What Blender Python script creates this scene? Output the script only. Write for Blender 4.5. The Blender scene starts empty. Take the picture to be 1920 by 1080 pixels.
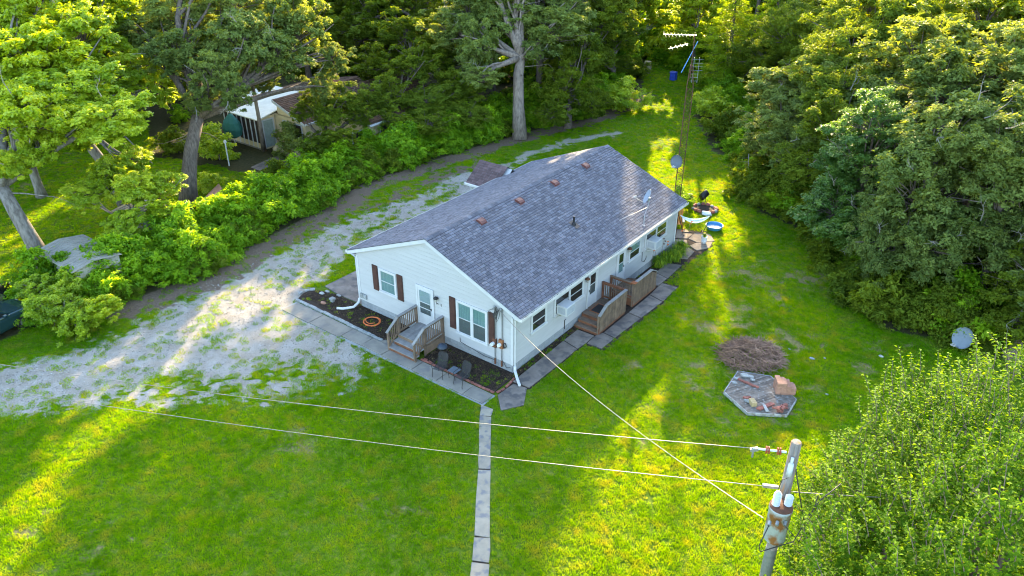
import bpy, math, random
import numpy as np
from mathutils import Vector, Matrix, Euler

# ------------------------------------------------------------------ camera, sky, sun, exposure
scene = bpy.context.scene
C = scene.collection
FPX = 1465.2
CAM = np.array([17.038, -22.666, 20.403])
PITCH, YAW, ROLL = 0.515, 0.646, 0.003
_F = np.array([-math.sin(YAW)*math.cos(PITCH), math.cos(YAW)*math.cos(PITCH), -math.sin(PITCH)])
_R = np.array([math.cos(YAW), math.sin(YAW), 0.0])
_U = np.cross(_R, _F)
_R2 = _R*math.cos(ROLL) + _U*math.sin(ROLL)
_U2 = _U*math.cos(ROLL) - _R*math.sin(ROLL)
cd = bpy.data.cameras.new('camera'); cam = bpy.data.objects.new('camera', cd); C.objects.link(cam)
cd.sensor_width = 36; cd.lens = 36*FPX/1920; cd.clip_start = 0.1; cd.clip_end = 3000
m = Matrix(((_R2[0], _U2[0], -_F[0], CAM[0]), (_R2[1], _U2[1], -_F[1], CAM[1]), (_R2[2], _U2[2], -_F[2], CAM[2]), (0, 0, 0, 1)))
cam.matrix_world = m
scene.camera = cam

SUN_EL = math.radians(16.0)
SUN_DIR = Vector((-0.46, 0.886, 0)).normalized()      # horizontal direction towards the sun
w = bpy.data.worlds.new('World'); scene.world = w; w.use_nodes = True
nt = w.node_tree; bg = nt.nodes['Background']
sky = nt.nodes.new('ShaderNodeTexSky'); sky.sky_type = 'NISHITA'; sky.sun_disc = False
sky.sun_elevation = SUN_EL; sky.sun_rotation = math.atan2(SUN_DIR.x, SUN_DIR.y)
sky.dust_density = 1.0; sky.air_density = 1.0
nt.links.new(sky.outputs[0], bg.inputs[0]); bg.inputs[1].default_value = 0.15
sd = bpy.data.lights.new('sun', 'SUN'); so = bpy.data.objects.new('sun', sd); C.objects.link(so)
sd.energy = 3.5; sd.angle = math.radians(0.55); sd.color = (1.0, 0.76, 0.42)
vec = Vector((SUN_DIR.x*math.cos(SUN_EL), SUN_DIR.y*math.cos(SUN_EL), math.sin(SUN_EL)))
so.rotation_euler = vec.to_track_quat('Z', 'Y').to_euler()
vs = scene.view_settings
vs.view_transform = 'Standard'; vs.look = 'None'; vs.gamma = 1.0; vs.use_curve_mapping = False
vs.exposure = 3.0
scene.cycles.filter_width = 1.1
scene.cycles.max_bounces = 7; scene.cycles.diffuse_bounces = 4; scene.cycles.glossy_bounces = 2
scene.cycles.transmission_bounces = 4; scene.cycles.transparent_max_bounces = 6
scene.cycles.caustics_reflective = False; scene.cycles.caustics_refractive = False

rnd = random.Random(7)
npr = np.random.RandomState(11)

# ------------------------------------------------------------------ measuring helpers (sight line from the survey camera to a real plane)
def _ray(px, py):
    return CAM, _F*FPX + _R2*(px-960) + _U2*(540-py)
def on(px, py, ax, val):
    o, d = _ray(px, py); t = (val-o[ax])/d[ax]; return o + d*t
def g(px, py):
    p = on(px, py, 2, 0.0); return (float(p[0]), float(p[1]))
def at(px, py, dist):
    o, d = _ray(px, py); return o + d/FPX*dist

# ------------------------------------------------------------------ mesh helpers
OFF = {}
class MB:
    def __init__(s): s.v = []; s.f = []
    def add(s, vs_, fs):
        n = len(s.v); s.v += [tuple(map(float, a)) for a in vs_]; s.f += [tuple(i+n for i in f) for f in fs]; return s
    def box(s, x0, y0, z0, x1, y1, z1):
        return s.add([(x0,y0,z0),(x1,y0,z0),(x1,y1,z0),(x0,y1,z0),(x0,y0,z1),(x1,y0,z1),(x1,y1,z1),(x0,y1,z1)],
                     [(0,3,2,1),(4,5,6,7),(0,1,5,4),(1,2,6,5),(2,3,7,6),(3,0,4,7)])
    def prism(s, poly, z0, z1):
        n = len(poly)
        a = sum(poly[i][0]*poly[(i+1) % n][1]-poly[(i+1) % n][0]*poly[i][1] for i in range(n))
        if a < 0: poly = poly[::-1]
        return s.add([(x, y, z0) for x, y in poly]+[(x, y, z1) for x, y in poly],
                     [tuple(range(n))[::-1], tuple(range(n, 2*n))]+[(i, (i+1) % n, n+(i+1) % n, n+i) for i in range(n)])
    def extr(s, poly, vec_):
        n = len(poly); v2 = [tuple(p[k]+vec_[k] for k in range(3)) for p in poly]
        return s.add(list(poly)+v2, [tuple(range(n))[::-1], tuple(range(n, 2*n))]+[(i, (i+1) % n, n+(i+1) % n, n+i) for i in range(n)])
    def beam(s, a, b, w_, h_, up=(0, 0, 1)):
        a = Vector(a); b = Vector(b); d = (b-a).normalized(); u = Vector(up)
        if abs(d.dot(u)) > .98: u = Vector((1, 0, 0))
        x = d.cross(u).normalized(); y = x.cross(d).normalized()
        vs_ = [p + x*sx*w_/2 + y*sy*h_/2 for p in (a, b) for sx, sy in ((-1,-1),(1,-1),(1,1),(-1,1))]
        return s.add(vs_, [(0,1,2,3),(7,6,5,4),(0,4,5,1),(1,5,6,2),(2,6,7,3),(3,7,4,0)])
    def tube(s, pts, r, n=8, cap=True):
        pts = [Vector(p) for p in pts]
        rs = r if isinstance(r, (list, tuple)) else [r]*len(pts)
        base = len(s.v); prev = None
        for i, p in enumerate(pts):
            d = (pts[min(i+1, len(pts)-1)]-pts[max(i-1, 0)]).normalized()
            if prev is None:
                u = Vector((0, 0, 1)) if abs(d.z) < .9 else Vector((1, 0, 0))
                x = d.cross(u).normalized()
            else:
                x = (prev - d*prev.dot(d)).normalized()
            prev = x; y = d.cross(x)
            for k in range(n):
                a = 2*math.pi*k/n
                s.v.append(tuple(p + (x*math.cos(a)+y*math.sin(a))*rs[i]))
        for i in range(len(pts)-1):
            for k in range(n):
                k2 = (k+1) % n
                s.f.append((base+i*n+k, base+i*n+k2, base+(i+1)*n+k2, base+(i+1)*n+k))
        if cap:
            s.f.append(tuple(base+k for k in range(n))[::-1]); s.f.append(tuple(base+(len(pts)-1)*n+k for k in range(n)))
        return s
    def lathe(s, prof, c=(0, 0, 0), n=16, sx=1, sy=1):
        base = len(s.v)
        for r, z in prof:
            for k in range(n):
                a = 2*math.pi*k/n; s.v.append((c[0]+r*sx*math.cos(a), c[1]+r*sy*math.sin(a), c[2]+z))
        for i in range(len(prof)-1):
            for k in range(n):
                k2 = (k+1) % n; s.f.append((base+i*n+k, base+i*n+k2, base+(i+1)*n+k2, base+(i+1)*n+k))
        return s
    def mesh(s, name, mat, off=(0, 0, 0), smooth=False):
        me = bpy.data.meshes.new(name)
        me.from_pydata([(x-off[0], y-off[1], z-off[2]) for x, y, z in s.v], [], s.f)
        if smooth: me.polygons.foreach_set('use_smooth', [True]*len(me.polygons))
        me.materials.append(mat); me.update(); return me

def link(o, parent=None):
    C.objects.link(o)
    if parent is not None: o.parent = parent; OFF[o.name] = OFF[parent.name]
    return o
def build(name, mb, mat, parent=None, smooth=False, bevel=0.0):
    off = OFF[parent.name] if parent is not None else (0, 0, 0)
    o = bpy.data.objects.new(name, mb.mesh(name, mat, off, smooth)); link(o, parent)
    if parent is None: OFF[o.name] = (0, 0, 0)
    if bevel:
        b = o.modifiers.new('bevel', 'BEVEL'); b.width = bevel; b.segments = 2; b.limit_method = 'ANGLE'
    return o
def piece(name, me, parent, loc=(0, 0, 0), rot=(0, 0, 0), scale=(1, 1, 1)):
    off = OFF[parent.name]
    o = bpy.data.objects.new(name, me); C.objects.link(o); o.parent = parent
    o.location = (loc[0]-off[0], loc[1]-off[1], loc[2]-off[2]); o.rotation_euler = rot; o.scale = scale
    OFF[o.name] = tuple(loc)
    return o
def tag(o, label=None, cat=None, group=None, kind=None):
    if label: o['label'] = label
    if cat: o['category'] = cat
    if group: o['group'] = group
    if kind: o['kind'] = kind
    return o
def thing(name, label, cat, loc=(0, 0, 0), group=None):
    o = bpy.data.objects.new(name, None); C.objects.link(o); o.location = loc; o.empty_display_size = .2
    OFF[o.name] = tuple(loc); return tag(o, label, cat, group)

# ------------------------------------------------------------------ materials
def _nodes(name):
    m_ = bpy.data.materials.new(name); m_.use_nodes = True
    n = m_.node_tree; return m_, n, n.nodes['Principled BSDF']
def hexc(c): return (*c, 1.0)
def pm(name, c1, c2=None, rough=.7, scale=3.0, bump=.0, bscale=40, metal=0, spec=.3, detail=5, stretch=(1,1,1), objrand=0.0, island=0.0, c3=None, s3=20, t3=.62):
    m_, n, p = _nodes(name); N = n.nodes; L = n.links
    p.inputs['Roughness'].default_value = rough; p.inputs['Metallic'].default_value = metal
    p.inputs['Specular IOR Level'].default_value = spec
    tc = N.new('ShaderNodeNewGeometry'); mp = N.new('ShaderNodeMapping'); mp.inputs['Scale'].default_value = stretch
    L.new(tc.outputs['Position'], mp.inputs['Vector'])
    nz = N.new('ShaderNodeTexNoise'); nz.inputs['Scale'].default_value = scale; nz.inputs['Detail'].default_value = detail; nz.inputs['Roughness'].default_value = .65
    L.new(mp.outputs[0], nz.inputs['Vector'])
    c2 = c2 or tuple(a*.75 for a in c1)
    cr = N.new('ShaderNodeValToRGB'); cr.color_ramp.elements[0].position = .35; cr.color_ramp.elements[1].position = .65
    cr.color_ramp.elements[0].color = hexc(c2); cr.color_ramp.elements[1].color = hexc(c1)
    L.new(nz.outputs['Fac'], cr.inputs['Fac']); out = cr.outputs[0]
    if c3:
        n3 = N.new('ShaderNodeTexNoise'); n3.inputs['Scale'].default_value = s3; n3.inputs['Detail'].default_value = 6
        L.new(mp.outputs[0], n3.inputs['Vector'])
        r3 = N.new('ShaderNodeMapRange'); r3.inputs['From Min'].default_value = t3-.06; r3.inputs['From Max'].default_value = t3+.06
        L.new(n3.outputs['Fac'], r3.inputs['Value'])
        mx3 = N.new('ShaderNodeMix'); mx3.data_type = 'RGBA'; mx3.inputs[7].default_value = hexc(c3)
        L.new(r3.outputs[0], mx3.inputs[0]); L.new(out, mx3.inputs[6]); out = mx3.outputs[2]
    if objrand or island:
        if island: src = tc.outputs['Random Per Island']; amt = island
        else: oi = N.new('ShaderNodeObjectInfo'); src = oi.outputs['Random']; amt = objrand
        mr = N.new('ShaderNodeMapRange'); mr.inputs['To Min'].default_value = 1-amt; mr.inputs['To Max'].default_value = 1+amt
        L.new(src, mr.inputs['Value'])
        hv = N.new('ShaderNodeHueSaturation'); L.new(mr.outputs[0], hv.inputs['Value']); L.new(out, hv.inputs['Color']); out = hv.outputs[0]
    L.new(out, p.inputs['Base Color'])
    if bump:
        nb = N.new('ShaderNodeTexNoise'); nb.inputs['Scale'].default_value = bscale; nb.inputs['Detail'].default_value = 4
        L.new(mp.outputs[0], nb.inputs['Vector'])
        b = N.new('ShaderNodeBump'); b.inputs['Strength'].default_value = bump; b.inputs['Distance'].default_value = .02
        L.new(nb.outputs['Fac'], b.inputs['Height']); L.new(b.outputs[0], p.inputs['Normal'])
    return m_

def leaf_mat(name, dark, mid, light, trans=.4, tcol=None, rough=.42, spec=.5):
    """tone attribute per leaf picks between three leaf colours; thin leaves let sun through"""
    m_, n, p = _nodes(name); N = n.nodes; L = n.links
    at_ = N.new('ShaderNodeAttribute'); at_.attribute_name = 'tone'
    oi = N.new('ShaderNodeObjectInfo')
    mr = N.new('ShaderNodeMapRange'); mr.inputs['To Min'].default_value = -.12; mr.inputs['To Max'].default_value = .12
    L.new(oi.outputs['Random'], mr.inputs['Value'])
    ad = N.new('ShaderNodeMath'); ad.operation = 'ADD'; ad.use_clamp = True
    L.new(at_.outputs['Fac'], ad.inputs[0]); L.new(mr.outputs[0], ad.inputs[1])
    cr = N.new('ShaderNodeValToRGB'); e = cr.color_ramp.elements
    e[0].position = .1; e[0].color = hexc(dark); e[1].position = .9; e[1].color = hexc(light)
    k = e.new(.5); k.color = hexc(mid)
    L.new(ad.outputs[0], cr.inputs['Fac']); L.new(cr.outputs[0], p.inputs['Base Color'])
    p.inputs['Roughness'].default_value = rough; p.inputs['Specular IOR Level'].default_value = spec
    tr = N.new('ShaderNodeBsdfTranslucent'); hs = N.new('ShaderNodeMix'); hs.data_type = 'RGBA'; hs.blend_type = 'MULTIPLY'
    hs.inputs[0].default_value = 1; hs.inputs[7].default_value = hexc(tcol or (3.0, 2.6, .9))
    L.new(cr.outputs[0], hs.inputs[6]); L.new(hs.outputs[2], tr.inputs['Color'])
    mx = N.new('ShaderNodeMixShader'); mx.inputs[0].default_value = trans
    L.new(p.outputs[0], mx.inputs[1]); L.new(tr.outputs[0], mx.inputs[2]); L.new(mx.outputs[0], N['Material Output'].inputs[0])
    return m_

M = {}
M['siding'] = pm('cream_siding', (.42,.425,.435), (.385,.39,.40), .55, 1.2, objrand=.03, c3=(.34,.345,.33), s3=3, t3=.70, stretch=(1,1,6))
M['white'] = pm('white_paint', (.52,.53,.54), (.46,.47,.49), .45, 2.5)
M['gutter'] = pm('gutter_white', (.62,.62,.61), (.52,.51,.49), .4, 2, c3=(.35,.30,.25), s3=6, t3=.70)
M['block'] = pm('concrete_block', (0.257,0.275,0.294), (0.209,0.228,0.247), .9, 6, bump=.4, bscale=60, objrand=.10)
M['mortar'] = pm('mortar', (.30,.31,.31), None, .95, 20)
M['shutter'] = pm('brown_shutter', (.075,.035,.028), (.05,.024,.02), .6, 5)
M['glass'] = None
M['curtain'] = pm('curtain', (.30,.42,.42), (.16,.26,.27), .8, 3, stretch=(14,14,.2), bump=.2, bscale=6)
M['curtainwhite'] = pm('blind', (.42,.47,.50), (.33,.38,.41), .8, 3, stretch=(.2,.2,18))
M['darkroom'] = pm('dark_room', (.05,.035,.03), None, .8, 3)  # flat dark colour painting the unlit rooms behind the glass
M['screen'] = pm('insect_screen', (.16,.165,.17), (.12,.125,.13), .7, 60)
M['deck'] = pm('weathered_wood', (.195,.135,.095), (.115,.082,.060), .85, 3, bump=.3, bscale=30, stretch=(1,1,1), objrand=.16, c3=(.13,.10,.08), s3=9, t3=.62)
M['decktop'] = pm('grey_weathered_wood', (0.264,0.256,0.248), (0.192,0.184,0.176), .85, 4, bump=.25, objrand=.10)
M['stain'] = pm('stained_wood', (.20,.085,.045), (.12,.05,.03), .8, 4, bump=.2, objrand=.15)
M['stainorange'] = pm('orange_stained_post', (.30,.10,.035), (.22,.07,.03), .7, 4)
M['shingle'] = pm('shingle', (.122,.128,.156), (.090,.095,.117), .9, 2.2, bump=.5, bscale=160, island=.27, c3=(.17,.16,.17), s3=7, t3=.62)
M['shinglepiece'] = pm('shingle_single', (.122,.128,.156), (.090,.095,.117), .9, 2.2, bump=.5, bscale=160, objrand=.27, c3=(.17,.16,.17), s3=7, t3=.62)
M['roofbase'] = pm('roof_felt', (.018,.019,.023), None, .95, 5)
M['brownroof'] = pm('brown_shingle', (.13,.085,.085), (.09,.06,.06), .9, 2.5, bump=.4, bscale=120, island=.25)
M['nbroof'] = pm('neighbour_shingle', (.13,.07,.042), (.085,.048,.03), .9, 2, bump=.4, bscale=90, island=.3)
M['vent'] = pm('red_brown_metal', (.15,.055,.045), (.10,.038,.034), .55, 8)
M['black'] = pm('black_plastic', (.02,.02,.022), None, .45, 8)
M['blackmetal'] = pm('black_metal', (.025,.025,.028), (.05,.045,.04), .45, 20, metal=.3)
M['mesh'] = pm('dark_metal_mesh', (.05,.05,.055), (.03,.03,.033), .6, 80)
M['galv'] = pm('galvanised', (0.288,0.300,0.312), (0.216,0.228,0.240), .45, 8, metal=.5)
M['dish'] = pm('grey_dish', (.30,.34,.40), (.25,.29,.35), .45, 5)
M['dishdark'] = pm('dark_dish', (.10,.12,.15), (.08,.10,.12), .45, 5)
M['rust'] = pm('rusty_metal', (.14,.060,.035), (.08,.038,.025), .85, 6, bump=.2)
M['rustbox'] = pm('orange_rust_box', (.30,.12,.045), (.17,.08,.045), .8, 7)
M['meterglass'] = pm('meter_face', (.70,.73,.75), (.5,.52,.54), .25, 6)
M['concrete'] = pm('old_concrete', (0.258,0.234,0.194), (0.191,0.174,0.148), .92, 1.3, bump=.35, bscale=70, objrand=.08, c3=(.17,.16,.15), s3=1.6, t3=.60)
M['concretedark'] = pm('stained_concrete', (0.216,0.183,0.157), (0.130,0.109,0.095), .92, 1.1, bump=.35, bscale=70, objrand=.14, c3=(.10,.09,.085), s3=2.0, t3=.56)
M['pathc'] = pm('path_concrete', (.33,.285,.215), (.25,.22,.17), .92, 2.2, bump=.4, bscale=70, objrand=.08, c3=(.17,.165,.165), s3=3.2, t3=.58)
M['tanslab'] = pm('tan_flagstone', (0.255,0.208,0.162), (0.178,0.145,0.115), .92, 2.5, bump=.4, bscale=60, objrand=.12, c3=(.14,.12,.10), s3=3, t3=.6)
M['mulch'] = pm('mulch_soil', (.05,.034,.024), (.024,.017,.013), .98, 5, bump=.8, bscale=22)
M['chip'] = pm('mulch_chip', (.085,.055,.036), (.04,.027,.018), .95, 3, island=.6, c3=(.20,.16,.07), s3=9, t3=.64)
M['brick'] = pm('red_brick', (.30,.115,.085), (.21,.085,.07), .9, 14, bump=.4, bscale=80, objrand=.22)
M['tanbrick'] = pm('tan_orange_brick', (.36,.20,.14), (.28,.15,.105), .9, 14, bump=.4, bscale=80, objrand=.15)
M['yellowbrick'] = pm('yellow_brick', (.42,.33,.18), (.33,.25,.13), .9, 12, bump=.4, objrand=.1)
M['greystone'] = pm('grey_edging_stone', (0.300,0.315,0.315), (0.210,0.225,0.225), .92, 9, bump=.4, objrand=.14)
M['palestone'] = pm('pale_stone', (0.384,0.384,0.368), (0.288,0.288,0.272), .9, 9, bump=.4)
M['bark'] = pm('oak_bark', (.17,.135,.11), (.07,.055,.045), .95, 3.5, bump=1.0, bscale=9, stretch=(2.5,2.5,.6))
M['barkpale'] = pm('pale_bark', (.27,.22,.18), (.12,.095,.08), .95, 2.6, bump=.9, bscale=8, stretch=(2.5,2.5,.5))
M['barkgrey'] = pm('maple_bark', (.22,.205,.185), (.09,.08,.07), .95, 3, bump=1.0, bscale=9, stretch=(2.5,2.5,.6))
M['twig'] = pm('pale_twig', (.22,.16,.13), (.15,.11,.09), .8, 9)
M['deadwood'] = pm('bare_grey_wood', (.30,.27,.24), (.2,.18,.16), .9, 5)
M['polewood'] = pm('pole_wood', (.27,.245,.21), (.15,.13,.11), .9, 3, bump=.5, bscale=14, stretch=(6,6,.7), c3=(.34,.17,.07), s3=2.2, t3=.60)
M['trafo'] = pm('transformer_paint', (.38,.42,.43), (.30,.34,.35), .5, 5, c3=(.26,.11,.04), s3=3.6, t3=.54)
M['porcelain'] = pm('porcelain', (.55,.60,.66), (.46,.51,.57), .25, 5)
M['redbrown'] = pm('brown_insulator', (.28,.05,.03), None, .3, 5)
M['wire'] = pm('aluminium_wire', (.20,.20,.195), (.15,.15,.145), .45, 9, metal=.4)
M['cable'] = pm('black_cable', (.04,.04,.045), None, .6, 9)
M['hose'] = pm('orange_hose', (.72,.20,.06), (.60,.15,.045), .5, 9)
M['pool'] = pm('blue_pool', (.07,.29,.52), (.045,.23,.44), .35, 6)
M['water'] = pm('pool_water', (.03,.22,.42), (.02,.15,.32), .35, 3, bump=.1, spec=.15)
M['twigpile'] = pm('dry_twigs', (.34,.21,.145), (.18,.11,.08), .95, 9, island=.45)
M['adiron'] = pm('orange_wood_chair', (.55,.22,.04), (.42,.16,.03), .6, 6)
M['cloth'] = pm('striped_cloth', (.55,.66,.68), (.25,.42,.44), .8, 3, stretch=(8,8,1))
M['carpaint'] = pm('dark_teal_car_paint', (.02,.055,.065), (.016,.045,.052), .18, 2, metal=.3, spec=.6)
M['carpaint2'] = pm('dark_olive_car_paint', (.03,.032,.028), (.02,.022,.02), .25, 2, metal=.2, spec=.5)
M['carglass'] = pm('car_glass', (.02,.025,.025), None, .06, 2, spec=.8)
M['tyre'] = pm('tyre', (.02,.02,.02), None, .9, 9)
M['chrome'] = pm('bright_trim', (.6,.62,.64), None, .25, 5, metal=.8)
M['cream'] = pm('cream_wall', (.62,.50,.30), (.54,.43,.26), .75, 2)
M['porchroof'] = pm('pale_metal_roof', (.74,.70,.60), (.60,.57,.49), .55, 1.3)
M['tin'] = pm('corrugated_tin', (.34,.32,.28), (.25,.235,.205), .5, 2, metal=.2, c3=(.30,.22,.16), s3=4, t3=.68)
M['tinwall'] = pm('pale_metal_wall', (.36,.35,.30), (.28,.27,.235), .6, 1.6, metal=.1, c3=(.3,.27,.2), s3=3, t3=.66)
M['umbrella'] = pm('green_canvas', (.035,.14,.12), (.025,.11,.095), .8, 3)
M['greydoor'] = pm('grey_green_door', (.30,.36,.33), None, .6, 4)
M['platform'] = pm('peeling_platform', (.19,.165,.14), (.12,.10,.085), .9, 5, bump=.4, objrand=.25, c3=(.27,.265,.25), s3=9.0, t3=.62)
M['platedge'] = pm('peeling_white_board', (.38,.39,.39), (.2,.19,.17), .8, 4, c3=(.17,.14,.11), s3=5, t3=.60)
M['bluebin'] = pm('blue_bin', (.03,.07,.42), None, .5, 4)
M['barrel'] = pm('tan_barrel', (.42,.35,.22), (.32,.26,.16), .6, 4)
M['petalorange'] = pm('orange_petal', (.75,.20,.05), None, .6, 9)
M['bucket'] = pm('white_bucket', (.74,.76,.80), (.60,.63,.68), .4, 9)
def glass():
    m_, n, p = _nodes('window_glass'); N = n.nodes; L = n.links
    tr = N.new('ShaderNodeBsdfTransparent'); gl = N.new('ShaderNodeBsdfGlossy'); gl.inputs['Roughness'].default_value = .03
    fr = N.new('ShaderNodeLayerWeight'); pw = N.new('ShaderNodeMath'); pw.operation = 'POWER'; pw.inputs[1].default_value = 3.5; L.new(fr.outputs['Facing'], pw.inputs[0])
    ma = N.new('ShaderNodeMath'); ma.operation = 'MULTIPLY_ADD'; ma.inputs[1].default_value = .6; ma.inputs[2].default_value = .05; L.new(pw.outputs[0], ma.inputs[0])
    mx = N.new('ShaderNodeMixShader'); L.new(ma.outputs[0], mx.inputs[0]); L.new(tr.outputs[0], mx.inputs[1]); L.new(gl.outputs[0], mx.inputs[2])
    tr.inputs['Color'].default_value = (.85,.9,.9,1); L.new(mx.outputs[0], N['Material Output'].inputs[0]); return m_
M['glass'] = glass()

LEAF = {
 'oak':   leaf_mat('oak_leaves', (.060,.100,.020), (.130,.185,.045), (.240,.300,.075), .38, (2.8,2.3,.4), .55, .2),
 'oakwarm': leaf_mat('warm_oak_leaves', (.055,.090,.008), (.125,.180,.020), (.225,.280,.035), .44, (2.8,2.4,.3), .55, .15),
 'maple': leaf_mat('maple_leaves', (.100,.185,.008), (.240,.350,.018), (.420,.500,.050), .48, (2.8,2.3,.3), .4, .5),
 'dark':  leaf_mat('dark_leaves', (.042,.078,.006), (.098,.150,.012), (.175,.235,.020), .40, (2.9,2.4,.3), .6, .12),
 'shrub': leaf_mat('shrub_leaves', (.052,.135,.004), (.130,.265,.008), (.260,.410,.018), .44, (2.8,2.3,.3), .5, .2),
 'pine':  leaf_mat('pine_needles', (.080,.130,.008), (.160,.240,.012), (.270,.350,.025), .5, (2.7,2.4,.3), .5, .2),
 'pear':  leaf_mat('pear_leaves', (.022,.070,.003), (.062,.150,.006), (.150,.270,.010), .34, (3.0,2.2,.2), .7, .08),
 'lily':  leaf_mat('lily_leaves', (.05,.13,.005), (.12,.22,.012), (.24,.32,.02), .4, (2.6,2.3,.4), .5, .2),
}

# ------------------------------------------------------------------ noise for the ground cover
def _hash(ix, iy, s):
    h = (ix.astype(np.int64)*374761393 + iy.astype(np.int64)*668265263 + s*974634777) & 0x7fffffff
    h = ((h ^ (h >> 13))*1274126177) & 0x7fffffff
    return ((h ^ (h >> 16)) & 0xffff)/65535.0
def vnoise(x, y, sc, s=0):
    x = np.asarray(x)*sc; y = np.asarray(y)*sc
    ix = np.floor(x); iy = np.floor(y); fx = x-ix; fy = y-iy
    fx = fx*fx*(3-2*fx); fy = fy*fy*(3-2*fy)
    a = _hash(ix, iy, s); b = _hash(ix+1, iy, s); c = _hash(ix, iy+1, s); d = _hash(ix+1, iy+1, s)
    return (a*(1-fx)+b*fx)*(1-fy)+(c*(1-fx)+d*fx)*fy
def fbm(x, y, sc, o=4, s=0):
    t = 0; a = .5
    for i in range(o): t = t+a*vnoise(x, y, sc*2**i, s+i*17); a *= .5
    return t/(1-.5**o)
def inside(x, y, poly):
    x = np.asarray(x); y = np.asarray(y); r = np.zeros(x.shape, bool); n = len(poly)
    for i in range(n):
        x1, y1 = poly[i]; x2, y2 = poly[(i+1) % n]
        if y1 == y2: continue
        c = ((y1 > y) != (y2 > y)) & (x < (x2-x1)*(y-y1)/(y2-y1)+x1)
        r ^= c
    return r
def segdist(x, y, pts, closed=False):
    d = np.full(np.shape(x), 1e9); P = list(pts)+([pts[0]] if closed else [])
    for (x1, y1), (x2, y2) in zip(P[:-1], P[1:]):
        vx, vy = x2-x1, y2-y1; L2 = vx*vx+vy*vy+1e-9
        t = np.clip(((x-x1)*vx+(y-y1)*vy)/L2, 0, 1)
        d = np.minimum(d, np.hypot(x-x1-t*vx, y-y1-t*vy))
    return d
def sdf(x, y, poly):
    d = segdist(x, y, poly, True); return np.where(inside(x, y, poly), d, -d)
def smooth(v, a, b):
    t = np.clip((v-a)/(b-a), 0, 1); return t*t*(3-2*t)

GRAVEL = [g(*p) for p in [(900,322),(860,335),(760,378),(700,400),(640,425),(580,452),(530,472),(480,499),(387,545),(317,580),(246,626),(176,654),(105,675),(-60,705),(-60,768),(60,757),(160,738),(250,715),(330,700),(400,700),(480,690),(520,655),(600,680),(650,700),(690,680),(640,640),(590,600),(545,575),(560,545),(620,492),(655,470),(740,425),(820,385),(905,345)]]
THIN = [g(*p) for p in [(-60,700),(200,660),(420,580),(560,560),(720,660),(700,730),(560,760),(380,770),(200,770),(-60,800)]]
STRIP = [g(*p) for p in [(600,490),(640,468),(700,428),(790,388),(870,348)]]
FARGRAVEL = [g(*p) for p in [(930,318),(1000,285),(1080,262),(1150,250)]]
HEDGE = [g(*p) for p in [(60,628),(150,610),(246,575),(317,548),(405,522),(480,470),(540,438),(620,395),(700,345),(800,312),(870,290),(960,262),(1040,240),(1120,222),(1170,200)]]
WOODL = [(-16.5,-40)]+HEDGE[:]+[g(1205,178)]
WOODR = [g(1345,300),g(1385,400),g(1470,440),g(1530,560),g(1590,605),g(1650,645),g(1740,660),g(1800,665),(19,17),(24,15),(30,8)]
WOODL_POLY = [(-16.0,-60)]+WOODL+[(-22,52),(-25,60),(-60,120),(-400,120),(-400,-60)]
WOODR_POLY = [g(1300,215),g(1345,300)]+WOODR[1:]+[(60,0),(400,0),(400,300),(0,300),(-10,60)]

def masks(x, y):
    n1 = fbm(x, y, .9, 5, 3); n2 = fbm(x, y, .25, 4, 9); n3 = fbm(x, y, 2.6, 3, 21)
    s1 = sdf(x, y, GRAVEL); s2 = sdf(x, y, THIN)
    n4 = fbm(x, y, 5.0, 2, 57)
    gr = .97*smooth(s1+(n1-.5)*1.0+(n3-.5)*1.6+(n4-.5)*1.0, -.9, .3)
    gr = np.maximum(gr, .95*smooth(s2, -.8, 1.2)*smooth(n1*.25+n3*.4+n4*.35, .43, .56))
    ds = segdist(x, y, STRIP); gr = gr*(1-.7*smooth(.45-ds+(n1-.5)*1.6, 0, .5)*smooth(s1, -1, 1))
    ds = segdist(x, y, FARGRAVEL); gr = np.maximum(gr, .40*smooth(.9-ds+(n1-.5)*1.4+(n3-.5)*1.6, 0, .6))
    patch = smooth(n1*.3+n3*.35+n4*.35, .57, .64)*smooth(s1, -2, .5)          # green tufts within the gravel
    gr = gr*(1-.32*patch)
    dl = segdist(x, y, WOODL)
    dirt = smooth(1.25-np.abs(dl-.2)+(n3-.5)*1.6, 0, .8)
    dirt = dirt*smooth(y+.3*x, -15.5, -12.5)
    band = smooth(y, -9, -5)*smooth(s1, -3.2, -.9)*smooth(4.2-dl, 0, 1.0)*smooth(n3*.5+n4*.5, .34, .52); dirt = np.maximum(dirt, .9*band*(1-gr))
    n4 = fbm(x, y, 5.0, 2, 57)
    bare = smooth(fbm(x, y, .45, 4, 33)*.5+n3*.5, .62, .76)*.55
    ell = lambda cx, cy, rx, ry: np.exp(-(((x-cx)/rx)**2+((y-cy)/ry)**2))
    bx, by = g(1400,730); bare = np.maximum(bare, ell(bx, by, 3.2, 3.6)*smooth(n3*.4+n4*.6, .42, .60)*.95)
    for (px, py, r) in [(1400,520,2.0),(1500,520,1.6),(1390,590,1.8),(1470,640,1.6),(1260,560,1.2),(1330,600,1.6),(1450,560,1.0),(1530,640,.8),(1660,655,.9),(1690,690,.7),(640,715,1.3),(1180,690,.8),(1250,770,.9),(1210,820,.7),(560,830,1.2),(1620,690,.6)]:
        bx, by = g(px, py); bare = np.maximum(bare, .8*ell(bx, by, r, r)*smooth(n3*.6+n1*.4, .42, .55))
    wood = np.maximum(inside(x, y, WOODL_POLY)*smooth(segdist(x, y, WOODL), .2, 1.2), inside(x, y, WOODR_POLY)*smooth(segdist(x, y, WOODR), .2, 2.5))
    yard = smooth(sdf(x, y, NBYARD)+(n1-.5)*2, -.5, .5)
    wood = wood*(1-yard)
    return gr, dirt, bare, wood
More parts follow.
